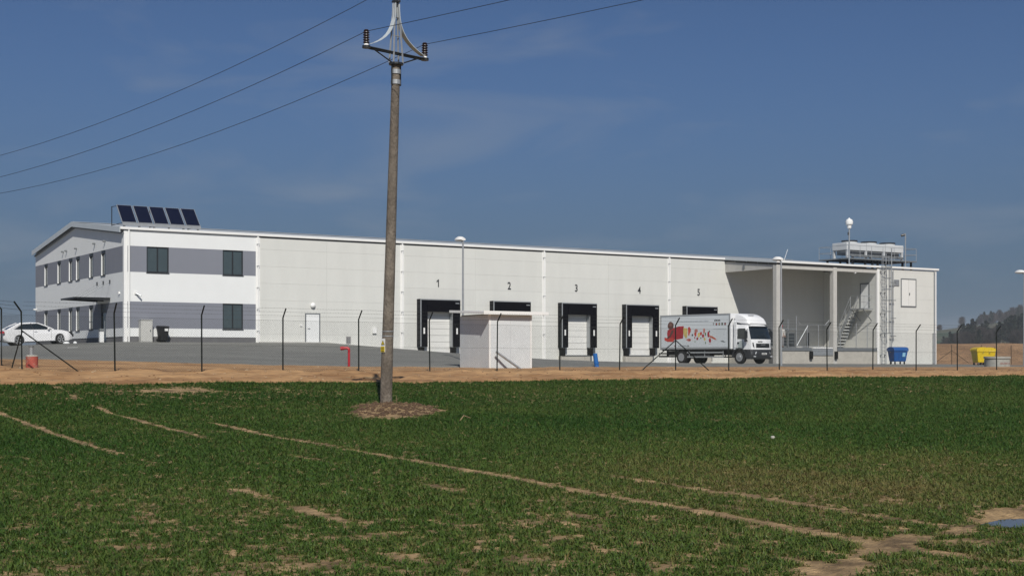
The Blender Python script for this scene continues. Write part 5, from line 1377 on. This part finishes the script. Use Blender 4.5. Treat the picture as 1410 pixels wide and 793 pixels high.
def truck_wheel(x, y, dual=False):
    s = 1 if y > 0 else -1
    prof = [(0.30, -0.13), (0.44, -0.14), (0.478, -0.10), (0.485, 0.0), (0.478, 0.10), (0.44, 0.14), (0.30, 0.13)]
    w = T('wheel', MB().lathe(prof, (x, y, 0.485), 28, 'y'), M_TYRE, smooth=True)
    if dual: T('tyre', MB().lathe(prof, (x, y - s * 0.33, 0.485), 24, 'y'), M_TYRE, w, smooth=True)
    # dished steel rim
    pr = [(0.295, s * 0.131), (0.285, s * 0.10), (0.23, s * 0.06), (0.15, s * (0.05 if dual else 0.11)), (0.12, s * (0.10 if dual else 0.16)), (0.03, s * (0.12 if dual else 0.18))]
    T('rim', MB().lathe(pr, (x, y, 0.485), 24, 'y'), M_RIM, w, smooth=True)
for s in (-1, 1): truck_wheel(2.0, s * 1.06, True); truck_wheel(7.500, s * 1.02)
T('axle', MB().tube([(2.0, -1, .485), (2.0, 1, .485)], .1, 8).tube([(7.500, -1, .485), (7.500, 1, .485)], .07, 8), M_CHAS)
# cab
XR, XF = 6.960, 8.640
def cab_ring(z, off=0.0):
    xf = np.interp(z, [1.0, 1.72, 2.62, 2.80], [XF, XF - 0.02, XF - 0.30, XF - 0.52]) + off
    w = np.interp(z, [1.0, 1.72, 2.62, 2.80], [1.14, 1.14, 1.07, 0.98]) + off
    xr = XR if z < 2.7 else XR + 0.04
    return [(xr, -w, z), (xf - 0.45, -w, z), (xf - 0.14, -w + 0.07, z), (xf, -w + 0.34, z), (xf + 0.02, 0, z), (xf, w - 0.34, z), (xf - 0.14, w - 0.07, z), (xf - 0.45, w, z), (xr, w, z)]
def loft(rings, close=True):
    m = MB(); n = len(rings[0])
    for r in rings: m.v += [tuple(p) for p in r]
    for i in range(len(rings) - 1):
        for k in range(n if close else n - 1):
            k2 = (k + 1) % n; m.f.append((i * n + k, i * n + k2, (i + 1) * n + k2, (i + 1) * n + k))
    if close:
        m.f.append(tuple(n - 1 - k for k in range(n))); m.f.append(tuple((len(rings) - 1) * n + k for k in range(n)))
    return m
cab = T('cab', loft([cab_ring(z) for z in (1.02, 1.35, 1.72, 2.2, 2.62, 2.74, 2.80)]), M_TBODY, smooth=True)
T('windscreen', loft([cab_ring(z, 0.012)[2:7] for z in (1.74, 2.0, 2.3, 2.58)], False), M_WSCR, cab, smooth=True)
T('roof_visor', loft([[(p[0] + 0.05, p[1], p[2]) for p in cab_ring(2.58, 0.03)[2:7]], [(p[0] + 0.02, p[1], p[2]) for p in cab_ring(2.66, 0.03)[2:7]]], False), M_ANTH, cab)
T('grille', loft([[(p[0], p[1] * 0.88, p[2]) for p in cab_ring(z, 0.016)[3:6]] for z in (1.14, 1.44)], False), M_ANTH, cab)
for z in (1.20, 1.28, 1.36): T('grille_bar', loft([[(p[0], p[1] * 0.84, p[2]) for p in cab_ring(z + d, 0.03)[3:6]] for d in (0, 0.02)], False), M_BUMP, cab)
T('badge', MB().box(XF + 0.035, XF + 0.05, -0.24, 0.24, 1.33, 1.37), M_ALU, cab)
for k in range(5): T('front_lettering', MB().box(XF + 0.02, XF + 0.032, -0.52 + k * 0.10, -0.46 + k * 0.10, 1.53, 1.60), M_BUMP if k == 0 else M_ANTH, cab)
for s in (-1, 1):
    T('corner_slot', MB().hexa([(XF - 0.10, s * 0.93, 1.10), (XF - .03, s * 0.86, 1.10), (XF - .03, s * 0.82, 1.10), (XF - 0.10, s * 0.86, 1.10)], [(XF - 0.08, s * 1.0, 1.5), (XF - .035, s * 0.97, 1.5), (XF - .035, s * 0.95, 1.5), (XF - 0.08, s * 0.95, 1.5)]), M_BUMP, cab)
    yb = s * 1.148
    def side(name, poly, m, d=0.0): 
        q0, q1 = sorted((s * (1.142 + d), s * (1.155 + d))); mm = MB()
        vs = []
        for off in (0.002 + d, 0.014 + d):
            for (x, z) in poly:
                w = np.interp(z, [1.0, 1.72, 2.62, 2.80], [1.14, 1.14, 1.07, 0.98]); vs.append((x, s * (w + off), z))
        n_ = len(poly); mm.add(vs, [tuple(range(n_)), tuple(range(2 * n_ - 1, n_ - 1, -1))] + [(k, (k + 1) % n_, n_ + (k + 1) % n_, n_ + k) for k in range(n_)])
        return T(name, mm, m, cab)
    sdoor = side('door_seam', [(7.240, 1.08), (7.260, 1.08), (7.260, 2.5), (7.240, 2.5)], M_BUMP)
    side('side_window', [(7.300, 1.78), (8.080, 1.72), (8.120, 2.0), (7.980, 2.5), (7.360, 2.5), (7.300, 2.44)], M_WSCR)
    side('door_handle', [(7.320, 1.42), (7.480, 1.42), (7.480, 1.54), (7.320, 1.54)], M_ANTH, 0.02)
    side('door_print', [(7.370, 1.12), (7.920, 1.10), (7.900, 1.5), (7.670, 1.68), (7.520, 1.6), (7.360, 1.3)], mat('print_door', (0.42, 0.47, 0.46), 0.4, var=0.3, vscale=4), 0.004)
    T('mirror', MB().box(8.200, 8.340, *sorted((s * 1.24, s * 1.46)), 1.78, 2.32), M_ANTH, cab, bevel=0.03)
    T('mirror', MB().box(8.180, 8.320, *sorted((s * 1.24, s * 1.44)), 1.55, 1.74), M_ANTH, cab, bevel=0.03)
    T('mirror_arm', MB().tube([(8.220, s * 1.1, 2.45), (8.270, s * 1.34, 2.36), (8.270, s * 1.34, 1.6), (8.220, s * 1.12, 1.58)], 0.02, 6), M_ANTH, cab)
    # front wheel arch and bumper step
    m = MB(); N = 12
    for k in range(N):
        a0, a1 = PI * (-0.02 + 1.04 * k / N), PI * (-0.02 + 1.04 * (k + 1) / N)
        P_ = lambda a, r, y: (7.500 + r * math.cos(a), y, 0.485 + r * math.sin(a))
        ya, yb_ = sorted((s * 0.80, s * 1.19))
        m.hexa([P_(a0, .565, ya), P_(a0, .565, yb_), P_(a1, .565, yb_), P_(a1, .565, ya)], [P_(a0, .66, ya), P_(a0, .66, yb_), P_(a1, .66, yb_), P_(a1, .66, ya)])
    T('wheel_arch', m, M_BUMP, cab)
    T('step_box', MB().box(8.140, 8.480, *sorted((s * 0.7, s * 1.15)), 0.36, 1.015), M_BUMP, cab, bevel=0.03)
    T('headlight', MB().hexa([(XF - .09, s * 1.06, .70), (XF + .05, s * .78, .70), (XF + .03, s * .76, .70), (XF - .12, s * 1.0, .70)], [(XF - .09, s * 1.06, .86), (XF + .05, s * .70, .86), (XF + .03, s * .70, .86), (XF - .12, s * 1.0, .86)]), M_LENS, cab)
    T('fog_light', MB().box(XF + .02, XF + .052, *sorted((s * .78, s * 1.0)), .50, .56), M_LENS, cab)
    T('deflector_side', MB().prism([(7.020, 1.15), (7.240, 1.15), (7.240, 2.9), (7.020, 3.1)], 'y', *sorted((s * 1.12, s * 1.165))), M_TBODY, cab)
bmp = loft([[(XF - 0.5, -1.16, z), (XF - 0.16 + o, -1.14, z), (XF + 0.02 + o, -0.92, z), (XF + 0.05 + o, 0, z), (XF + 0.02 + o, 0.92, z), (XF - 0.16 + o, 1.14, z), (XF - 0.5, 1.16, z)] for z, o in ((0.34, -0.08), (0.48, 0.0), (0.9, 0.0), (1.015, -0.03))])
T('bumper', bmp, M_BUMP, cab, smooth=True)
T('number_plate', MB().box(XF + 0.052, XF + 0.062, -0.15, 0.37, 0.66, 0.78), M_TRIM, cab)
for k in range(7): T('plate_character', MB().box(XF + 0.063, XF + 0.066, -0.11 + k * .062, -0.075 + k * .062, 0.68, 0.76), M_ANTH, cab)
df = [[(x, -w, z0), (x, -w * 0.94, z1 - 0.08), (x, -w * 0.75, z1), (x, w * 0.75, z1), (x, w * 0.94, z1 - 0.08), (x, w, z0)] for (x, w, z0, z1) in ((8.240, 0.94, 2.80, 2.88), (8.120, 1.0, 2.81, 3.08), (7.920, 1.04, 2.82, 3.28), (7.620, 1.06, 2.84, 3.44), (7.320, 1.07, 2.90, 3.53), (7.040, 1.08, 3.02, 3.56))]
dfl = T('roof_deflector', loft(df), M_TBODY, cab, smooth=True)
for k in range(5): T('deflector_lettering', MB().hexa([(7.750 - .0, -.5 + k * .12, 3.405), (7.750, -.44 + k * .12, 3.405), (7.720, -.44 + k * .12, 3.43), (7.720, -.5 + k * .12, 3.43)], [(7.820, -.5 + k * .12, 3.42), (7.820, -.44 + k * .12, 3.42), (7.790, -.44 + k * .12, 3.44), (7.790, -.5 + k * .12, 3.44)]), M_ANTH, dfl)
T('deflector_foot', MB().box(7.120, 7.920, -0.9, 0.9, 2.79, 2.95), M_ANTH, cab)
T('wiper', MB().tube([(XF + .01, -.1, 1.76), (XF - .05, -.6, 2.0)], .012, 5).tube([(XF + .01, .5, 1.76), (XF - .05, 0, 2.0)], .012, 5), M_ANTH, cab)

# ------------------------------------------------------------------ the parked car
M_CARW = mat('car_white', (0.78, 0.785, 0.79), 0.2, spec=0.6)
CA = thing('parked_car', 'white saloon car parked at the office end behind the corner fence post', 'car', (21.5, 91.6, H1(21.5, 91.6) + 0.045), 0)
CA.rotation_euler = (0, -math.atan((float(g_wall(22.9)) - float(g_wall(20.2))) / 2.7), 0)
def C(n_, m, mt, par=None, **k): return part(n_, m, mt, par or CA, world=False, **k)
HL = 2.335
def arch(cx, r, n=10, z=0.32):
    return [(cx + r * math.cos(a), z + r * math.sin(a)) for a in np.linspace(0.0, PI, n)]
fx, rx, wr = 1.42, -1.27, 0.37
prof = [(-2.30, 0.34), (-2.335, 0.55), (-2.33, 0.80), (-2.27, 1.00), (-2.10, 1.05), (-1.60, 1.04), (-0.6, 1.0), (0.4, 0.97), (0.95, 0.95), (1.55, 0.90), (2.05, 0.78), (2.27, 0.66), (2.335, 0.50), (2.30, 0.27), (2.10, 0.20), (1.42 + wr, 0.20)]
prof += [p for p in arch(fx, wr)][0:] + [(fx - wr, 0.19), (rx + wr, 0.19)] + [p for p in arch(rx, wr)] + [(rx - wr, 0.20), (-2.15, 0.26)]
m = MB(); n = len(prof); sl = [(-0.905, 0.965, 0.02), (-0.88, 0.995, 0.0), (-0.7, 1.0, 0), (0.7, 1.0, 0), (0.88, 0.995, 0), (0.905, 0.965, 0.02)]
for (y, sc, dz) in sl:
    for (x, z) in prof:
        ex = (abs(x) / HL) ** 4 * (0.16 * (abs(y) / 0.9) ** 3)
        m.v.append((x * sc * (1 - ex) if sc < 1 else x * (1 - ex), y, 0.55 + (z - 0.55) * (sc if z > 0.5 else 1)))
for i in range(len(sl) - 1):
    for k in range(n):
        k2 = (k + 1) % n; m.f.append((i * n + k, i * n + k2, (i + 1) * n + k2, (i + 1) * n + k))
m.f.append(tuple(range(n))); m.f.append(tuple((len(sl) - 1) * n + n - 1 - k for k in range(n)))
body = C('body', m, M_CARW, smooth=True)
# greenhouse: dark glass, white roof and pillars
def gh(z):   # half-length front/back and half-width of the cabin at height z
    f_ = np.interp(z, [0.95, 1.2, 1.40, 1.46], [1.02, 0.55, 0.10, -0.15]); r_ = np.interp(z, [0.95, 1.2, 1.40, 1.46], [-2.02, -1.62, -1.12, -0.80]); w = np.interp(z, [0.95, 1.2, 1.40, 1.46], [0.80, 0.72, 0.62, 0.52])
    return f_, r_, w
def gring(z, o=0.0):
    f_, r_, w = gh(z); w += o; f_ += o; r_ -= o
    return [(r_, -w * .9, z), (r_ + .25, -w, z), (-.4, -w - .015, z), (f_ - .35, -w, z), (f_, -w * .82, z), (f_ + .05, 0, z), (f_, w * .82, z), (f_ - .35, w, z), (-.4, w + .015, z), (r_ + .25, w, z), (r_, w * .9, z), (r_ - .05, 0, z)]
C('cabin_glass', loft([gring(z) for z in (0.93, 1.08, 1.2, 1.32, 1.40)]), M_WSCR, body, smooth=True)
C('roof', loft([gring(z, o) for z, o in ((1.375, .012), (1.40, .012), (1.44, .012), (1.462, 0.0))]), M_CARW, body, smooth=True)
for s in (-1, 1):
    def strip(name, pts, m, w=0.03):
        mm = MB(); mm.tube([(x, s * (np.interp(z, [0.95, 1.2, 1.40, 1.46], [0.80, 0.72, 0.62, 0.52]) + .012), z) for (x, z) in pts], w, 5); C(name, mm, m, body)
    strip('front_pillar', [(0.98, .95), (0.50, 1.2), (0.02, 1.40)], M_CARW, .04)
    strip('rear_pillar', [(-1.88, .98), (-1.42, 1.22), (-1.0, 1.39)], M_CARW, .10)
    strip('rear_pillar', [(-1.72, .98), (-1.34, 1.18), (-0.95, 1.39)], M_CARW, .07)
    strip('centre_pillar', [(-.30, .96), (-.38, 1.2), (-.42, 1.40)], M_ANTH, .035)
    C('mirror', MB().lathe([(.03, -.09), (.07, -.05), (.07, .05), (.03, .09)], (.62, s * 0.96, 1.0), 10, 'y'), M_CARW, body, smooth=True)
    for x in (-.18, -1.05): C('door_handle', box(x - .09, x + .09, *sorted((s * .905, s * .925)), .83, .86), M_ALU, body)
    for x in (0.80, -.32, -1.2): C('door_seam', box(x - .006, x + .006, *sorted((s * .898, s * .909)), .36, .93), M_BUMP, body)
    C('headlight', MB().hexa([(2.12, s * .80, .60), (2.25, s * .58, .60), (2.22, s * .56, .60), (2.05, s * .80, .60)], [(1.95, s * .88, .76), (2.20, s * .60, .72), (2.15, s * .58, .72), (1.90, s * .85, .76)]), M_ANTH, body)
    C('tail_light', MB().hexa([(-2.34, s * .80, .80), (-2.12, s * .925, .82), (-2.12, s * .88, .82), (-2.33, s * .52, .80)], [(-2.30, s * .80, .95), (-2.10, s * .92, .93), (-2.10, s * .87, .93), (-2.29, s * .5, .95)]), M_RED, body)
    C('sill', box(-.88, 1.02, *sorted((s * .86, s * .915)), .17, .24), M_BUMP, body)
    for cx in (fx, rx):
        w_ = C('wheel', MB().lathe([(.22, -.10), (.30, -.11), (.325, -.08), (.33, 0), (.325, .08), (.30, .11), (.22, .10)], (cx, s * .78, .33), 26, 'y'), M_TYRE, smooth=True)
        C('hub', MB().lathe([(.225, s * .085), (.215, s * .06), (.20, s * .055)], (cx, s * .78, .33), 24, 'y'), M_BUMP, w_)
        for k in range(5):
            a = 2 * PI * k / 5 + .3; ca_, sa_ = math.cos(a), math.sin(a); wv = Vector((-sa_, 0, ca_)) * .035; y0 = s * .875
            m_ = MB(); q0 = Vector((cx, y0, .33)); q1 = Vector((cx + .22 * ca_, y0, .33 + .22 * sa_))
            dd_ = Vector((0, s * .02, 0)); m_.hexa([q0 - wv, q0 + wv, q1 + wv * .8, q1 - wv * .8], [q0 - wv + dd_, q0 + wv + dd_, q1 + wv * .8 + dd_, q1 - wv * .8 + dd_])
            C('spoke', m_, M_RIM, w_)
        C('rim_ring', MB().lathe([(.235, s * .10), (.235, s * .118), (.205, s * .118), (.205, s * .10)], (cx, s * .78, .33), 24, 'y', cap=False), M_RIM, w_)
        C('wheel_well', MB().lathe([(.36, -.14), (.36, .10)], (cx, s * .70, .34), 20, 'y'), M_CHAS, body)
C('number_plate', box(-2.345, -2.338, -.26, .26, .66, .77), M_TRIM, body)
C('rear_bumper_trim', box(-2.34, -2.25, -.7, .7, .26, .36), M_BUMP, body)
C('grille', box(2.29, 2.325, -.45, .45, .45, .62), M_ANTH, body)

# ------------------------------------------------------------------ the crop: young winter wheat
M_LEAF = bpy.data.materials.new('wheat_leaf'); M_LEAF.use_nodes = True
nt = M_LEAF.node_tree; b = nt.nodes['Principled BSDF']
at_n = nt.nodes.new('ShaderNodeAttribute'); at_n.attribute_type = 'INSTANCER'; at_n.attribute_name = 'tint'
ramp = nt.nodes.new('ShaderNodeValToRGB')
els = ramp.color_ramp.elements
els[0].position = 0.0; els[0].color = (0.034, 0.088, 0.012, 1)
els[1].position = 1.0; els[1].color = (0.20, 0.155, 0.060, 1)
e1 = els.new(0.45); e1.color = (0.088, 0.135, 0.026, 1)
e2 = els.new(0.75); e2.color = (0.165, 0.155, 0.050, 1)
nt.links.new(at_n.outputs['Fac'], ramp.inputs['Fac']); nt.links.new(ramp.outputs['Color'], b.inputs['Base Color'])
b.inputs['Roughness'].default_value = 0.45; b.inputs['Specular IOR Level'].default_value = 0.22
tr_ = nt.nodes.new('ShaderNodeBsdfTranslucent'); nt.links.new(ramp.outputs['Color'], tr_.inputs['Color'])
ms = nt.nodes.new('ShaderNodeMixShader'); ms.inputs['Fac'].default_value = 0.22
nt.links.new(b.outputs['BSDF'], ms.inputs[1]); nt.links.new(tr_.outputs['BSDF'], ms.inputs[2])
nt.links.new(ms.outputs['Shader'], nt.nodes['Material Output'].inputs['Surface'])
tufts = bpy.data.collections.new('wheat_tufts')
rg = random.Random(21)
for k in range(8):
    m = MB()
    for i in range(11):
        a = rg.uniform(0, 2 * PI); ln_ = rg.uniform(0.045, 0.115); lean = rg.uniform(0.6, 2.6); w = rg.uniform(0.0036, 0.0062)
        r0 = rg.uniform(0, 0.035); a2 = rg.uniform(0, 2 * PI)
        p = Vector((r0 * math.cos(a2), r0 * math.sin(a2), -0.005)); dr_ = Vector((math.cos(a), math.sin(a), 0)); sd_ = Vector((-math.sin(a), math.cos(a), 0))
        th = PI / 2 - lean * 0.35; pts_ = [p]
        for q in range(3):
            p = p + (dr_ * math.cos(th) + Vector((0, 0, math.sin(th)))) * ln_ / 3; th -= lean * 0.55; pts_.append(p)
        o = len(m.v)
        for q, p in enumerate(pts_[:3]): m.v += [tuple(p - sd_ * w * (1 - .15 * q)), tuple(p + sd_ * w * (1 - .15 * q))]
        m.v.append(tuple(pts_[3])); m.f += [(o, o + 1, o + 3, o + 2), (o + 2, o + 3, o + 5, o + 4), (o + 4, o + 5, o + 6)]
    me = m.mesh('wheat_tuft', fix=False, smooth=True); me.materials.append(M_LEAF)
    tufts.objects.link(bpy.data.objects.new('wheat_tuft', me))
rs = np.random.RandomState(11)
PU, PV, PS = [], [], []
for (z0, z1, dens, sc) in ((7.5, 14, 460, 0.86), (14, 20, 360, 0.92), (20, 28, 270, 1.0), (28, 38, 215, 1.15), (38, 50, 155, 1.3), (50, 72, 110, 1.45)):
    hw = 0.374 * z1 + 3.5; nn = int((z1 - z0) * 2 * hw * dens)
    X = rs.uniform(-hw, hw, nn); Z = rs.uniform(z0, z1, nn)
    keep = np.abs(X) < 0.374 * Z + 3.0; X, Z = X[keep], Z[keep]
    u = CT * X + ST * Z; v = -ST * X + CT * Z
    bb = bare(u, v)
    thick = 0.62 + 0.75 * (fbm(u * 0.30 + 4, v * 0.30 + 8) - 0.3)
    keep = (rs.rand(len(u)) > bb * 1.04) & (rs.rand(len(u)) < thick + 0.25) & (v < edge_noise(u) + rs.uniform(-0.15, 0.12, len(u)))
    PU.append(u[keep]); PV.append(v[keep]); PS.append(np.full(keep.sum(), sc))
PU = np.concatenate(PU); PV = np.concatenate(PV); PS = np.concatenate(PS)
Zc = ST * PU + CT * PV; Xc = CT * PU - ST * PV
zz_ = field_z(PU, PV)
bb = bare(PU, PV)
patch = fbm(PU * 0.16 + 2, PV * 0.16 + 6)
brownish = np.exp(-(((Xc - 4.5) / 4.5) ** 2 + ((Zc - 19.5) / 5.0) ** 2))
tint = np.clip(0.12 + 0.20 * (1 - sstep((Zc - 10) / 13)) + 0.55 * (patch - 0.42) + 0.42 * bb + 0.34 * brownish * fbm(PU * 0.7, PV * 0.7) / 0.5 + rs.normal(0, 0.13, len(PU)), 0, 1)
dead = rs.rand(len(PU)) < 0.025; tint[dead] = rs.uniform(0.7, 1.0, dead.sum())
scale = PS * (0.75 + 0.5 * rs.rand(len(PU))) * (0.85 + 0.45 * (fbm(PU * 0.45, PV * 0.45) - 0.3)) * (1 - 0.35 * bb)
gme = bpy.data.meshes.new('winter_wheat')
gme.vertices.add(len(PU)); gme.vertices.foreach_set('co', np.stack([PU, PV, zz_], -1).ravel())
for nm, arr in (('tint', tint), ('tsc', scale), ('trot', rs.uniform(0, 2 * PI, len(PU)))):
    a_ = gme.attributes.new(nm, 'FLOAT', 'POINT'); a_.data.foreach_set('value', arr.astype(np.float32))
a_ = gme.attributes.new('tidx', 'INT', 'POINT'); a_.data.foreach_set('value', rs.randint(0, 8, len(PU)).astype(np.int32))
wheat = link('winter_wheat', gme, M_LEAF)
tag(wheat, 'young green winter wheat covering the field', 'crop', kind='stuff')
ng = bpy.data.node_groups.new('scatter_tufts', 'GeometryNodeTree')
ng.interface.new_socket('Geometry', in_out='INPUT', socket_type='NodeSocketGeometry'); ng.interface.new_socket('Geometry', in_out='OUTPUT', socket_type='NodeSocketGeometry')
gi = ng.nodes.new('NodeGroupInput'); go = ng.nodes.new('NodeGroupOutput')
iop = ng.nodes.new('GeometryNodeInstanceOnPoints'); ci = ng.nodes.new('GeometryNodeCollectionInfo')
ci.inputs['Collection'].default_value = tufts; ci.inputs['Separate Children'].default_value = True; ci.inputs['Reset Children'].default_value = True
def named(nm, ty):
    q = ng.nodes.new('GeometryNodeInputNamedAttribute'); q.data_type = ty; q.inputs['Name'].default_value = nm; return q.outputs['Attribute']
cx_ = ng.nodes.new('ShaderNodeCombineXYZ')
K = ng.links.new
K(named('trot', 'FLOAT'), cx_.inputs['Z'])
K(gi.outputs[0], iop.inputs['Points']); K(ci.outputs[0], iop.inputs['Instance']); iop.inputs['Pick Instance'].default_value = True
K(named('tidx', 'INT'), iop.inputs['Instance Index']); K(cx_.outputs[0], iop.inputs['Rotation']); K(named('tsc', 'FLOAT'), iop.inputs['Scale'])
K(iop.outputs[0], go.inputs[0])
md = wheat.modifiers.new('scatter', 'NODES'); md.node_group = ng
print('tufts', len(PU))

# a few dry stalks and clods where the pole stands, and stray pale litter in the crop
M_STRAW = mat('dry_stalk', (0.15, 0.095, 0.052), 0.9, col2=(0.27, 0.20, 0.11), c2scale=9, var=0.3, vscale=5)
m = MB(); rg = random.Random(4)
for i in range(420):
    a = rg.uniform(0, 2 * PI); r = rg.uniform(0.15, 1.25)
    q = Vector((POLE[0], POLE[1], 0)) + rt * (r * math.cos(a) * 1.05 + 0.35) + Vector((ST, CT, 0)) * (r * math.sin(a) * 2.0 - 1.6)
    if i > 5 and bare(q.x, q.y) < 0.4: continue
    q.z = float(field_z(q.x, q.y)); l = rg.uniform(0.04, 0.16) * (3.6 if i < 6 else 1); d = Vector((rg.gauss(0, 1), rg.gauss(0, 1), rg.uniform(0.3, 1.4))).normalized()
    m.tube([q - d * 0.03, q + d * l * 0.6, q + d * l + Vector((0, 0, -0.03))], 0.005, 3)
cl = MB()
for i in range(420):
    a = rg.uniform(0, 2 * PI); r = rg.random() ** 0.6 * 1.3
    q = Vector((POLE[0], POLE[1], 0)) + rt * (r * math.cos(a) + 0.38) + Vector((ST, CT, 0)) * (r * math.sin(a) * 1.9 - 1.8)
    if bare(q.x, q.y) < 0.45: continue
    q.z = float(field_z(q.x, q.y)); w = rg.uniform(0.015, 0.06); n_ = 5; b0 = len(cl.v)
    for (hh, rr) in ((-0.4, 0.9), (0.35, 1.0), (0.8, 0.45)):
        for j in range(n_):
            aa = 2 * PI * j / n_ + i; k_ = rg.uniform(0.7, 1.25); cl.v.append((q.x + w * rr * k_ * math.cos(aa), q.y + w * rr * k_ * math.sin(aa), q.z + w * hh * rg.uniform(0.8, 1.2)))
    for t_ in (0, 1):
        for j in range(n_): cl.f.append((b0 + t_ * n_ + j, b0 + t_ * n_ + (j + 1) % n_, b0 + (t_ + 1) * n_ + (j + 1) % n_, b0 + (t_ + 1) * n_ + j))
    cl.f.append(tuple(b0 + 2 * n_ + j for j in range(n_)))
tag(link('soil_clods', cl.mesh('soil_clods'), mat('clod_soil', (0.085, 0.050, 0.028), 0.95, var=0.35, vscale=6)), 'brown soil clods heaped round the foot of the power pole', 'clods', kind='stuff')
tag(link('dry_stalks', m.mesh('dry_stalks'), M_STRAW), 'dry brown stalks on the bare soil round the foot of the power pole', 'stalks', kind='stuff')
for k, (x, Z, w, lab) in enumerate(((1064, 26.0, 0.10, 'white stone lying in the wheat in the right half of the field'), (640, 31.6, 0.22, 'pale dry stick lying in the wheat right of the power pole'))):
    u, v = at(x, 0, Z); z = float(field_z(u, v)) + 0.085
    mm = MB()
    if k == 0: mm.lathe([(0.02, -0.1), (0.04, -0.06), (0.045, -0.03), (0.02, -0.01)], (u, v, z), 9)
    else: mm.tube([(u - .15, v, z - .08), (u, v + .05, z + .06), (u + .14, v - .02, z)], 0.016, 6)
    tag(link('stone' if k == 0 else 'stick', mm.mesh('litter', smooth=True), M_CONC if k == 0 else M_STRAW), lab, 'stone' if k == 0 else 'stick')

vs_ = MB(); rg = random.Random(31)
for i in range(900):
    u = rg.uniform(6, 66); v = 41.6 + 5.5 * rg.random() ** 1.6 + (rg.uniform(0, 8) if i % 4 == 0 else 0); w = rg.uniform(0.015, 0.05) * (2.2 if i % 29 == 0 else 1)
    if v > float(yard_edge(u)) - 0.4: continue
    z = float(sand_z(u, v)) ; b0 = len(vs_.v); n_ = 5
    for (hh, rr) in ((-0.5, 0.9), (0.3, 1.0), (0.75, 0.4)):
        for j in range(n_):
            aa = 2 * PI * j / n_ + i; k_ = rg.uniform(0.7, 1.3); vs_.v.append((u + w * rr * k_ * math.cos(aa), v + w * rr * k_ * math.sin(aa), z + w * hh))
    for t_ in (0, 1):
        for j in range(n_): vs_.f.append((b0 + t_ * n_ + j, b0 + t_ * n_ + (j + 1) % n_, b0 + (t_ + 1) * n_ + (j + 1) % n_, b0 + (t_ + 1) * n_ + j))
    vs_.f.append(tuple(b0 + 2 * n_ + j for j in range(n_)))
tag(link('verge_clods', vs_.mesh('verge_clods'), mat('verge_clod', (0.22, 0.125, 0.06), 0.95, col2=(0.40, 0.30, 0.19), c2scale=0.9, var=0.3, vscale=8)), 'small stones and clods scattered over the sandy verge', 'clods', kind='stuff')

# ------------------------------------------------------------------ the hazy air
M_HAZE = bpy.data.materials.new('thin_haze'); M_HAZE.use_nodes = True
nt = M_HAZE.node_tree; nt.nodes.clear()
ho = nt.nodes.new('ShaderNodeOutputMaterial'); hv = nt.nodes.new('ShaderNodeVolumePrincipled')
hv.inputs['Color'].default_value = (0.82, 0.88, 0.96, 1); hv.inputs['Density'].default_value = 0.00019; hv.inputs['Anisotropy'].default_value = 0.0
nt.links.new(hv.outputs['Volume'], ho.inputs['Volume'])
hb = MB().box(-2600, 3200, -1200, 3200, -9.5, 66)
tag(link('haze', hb.mesh('haze'), M_HAZE), 'thin pale haze in the air over the whole landscape', 'haze', kind='stuff')
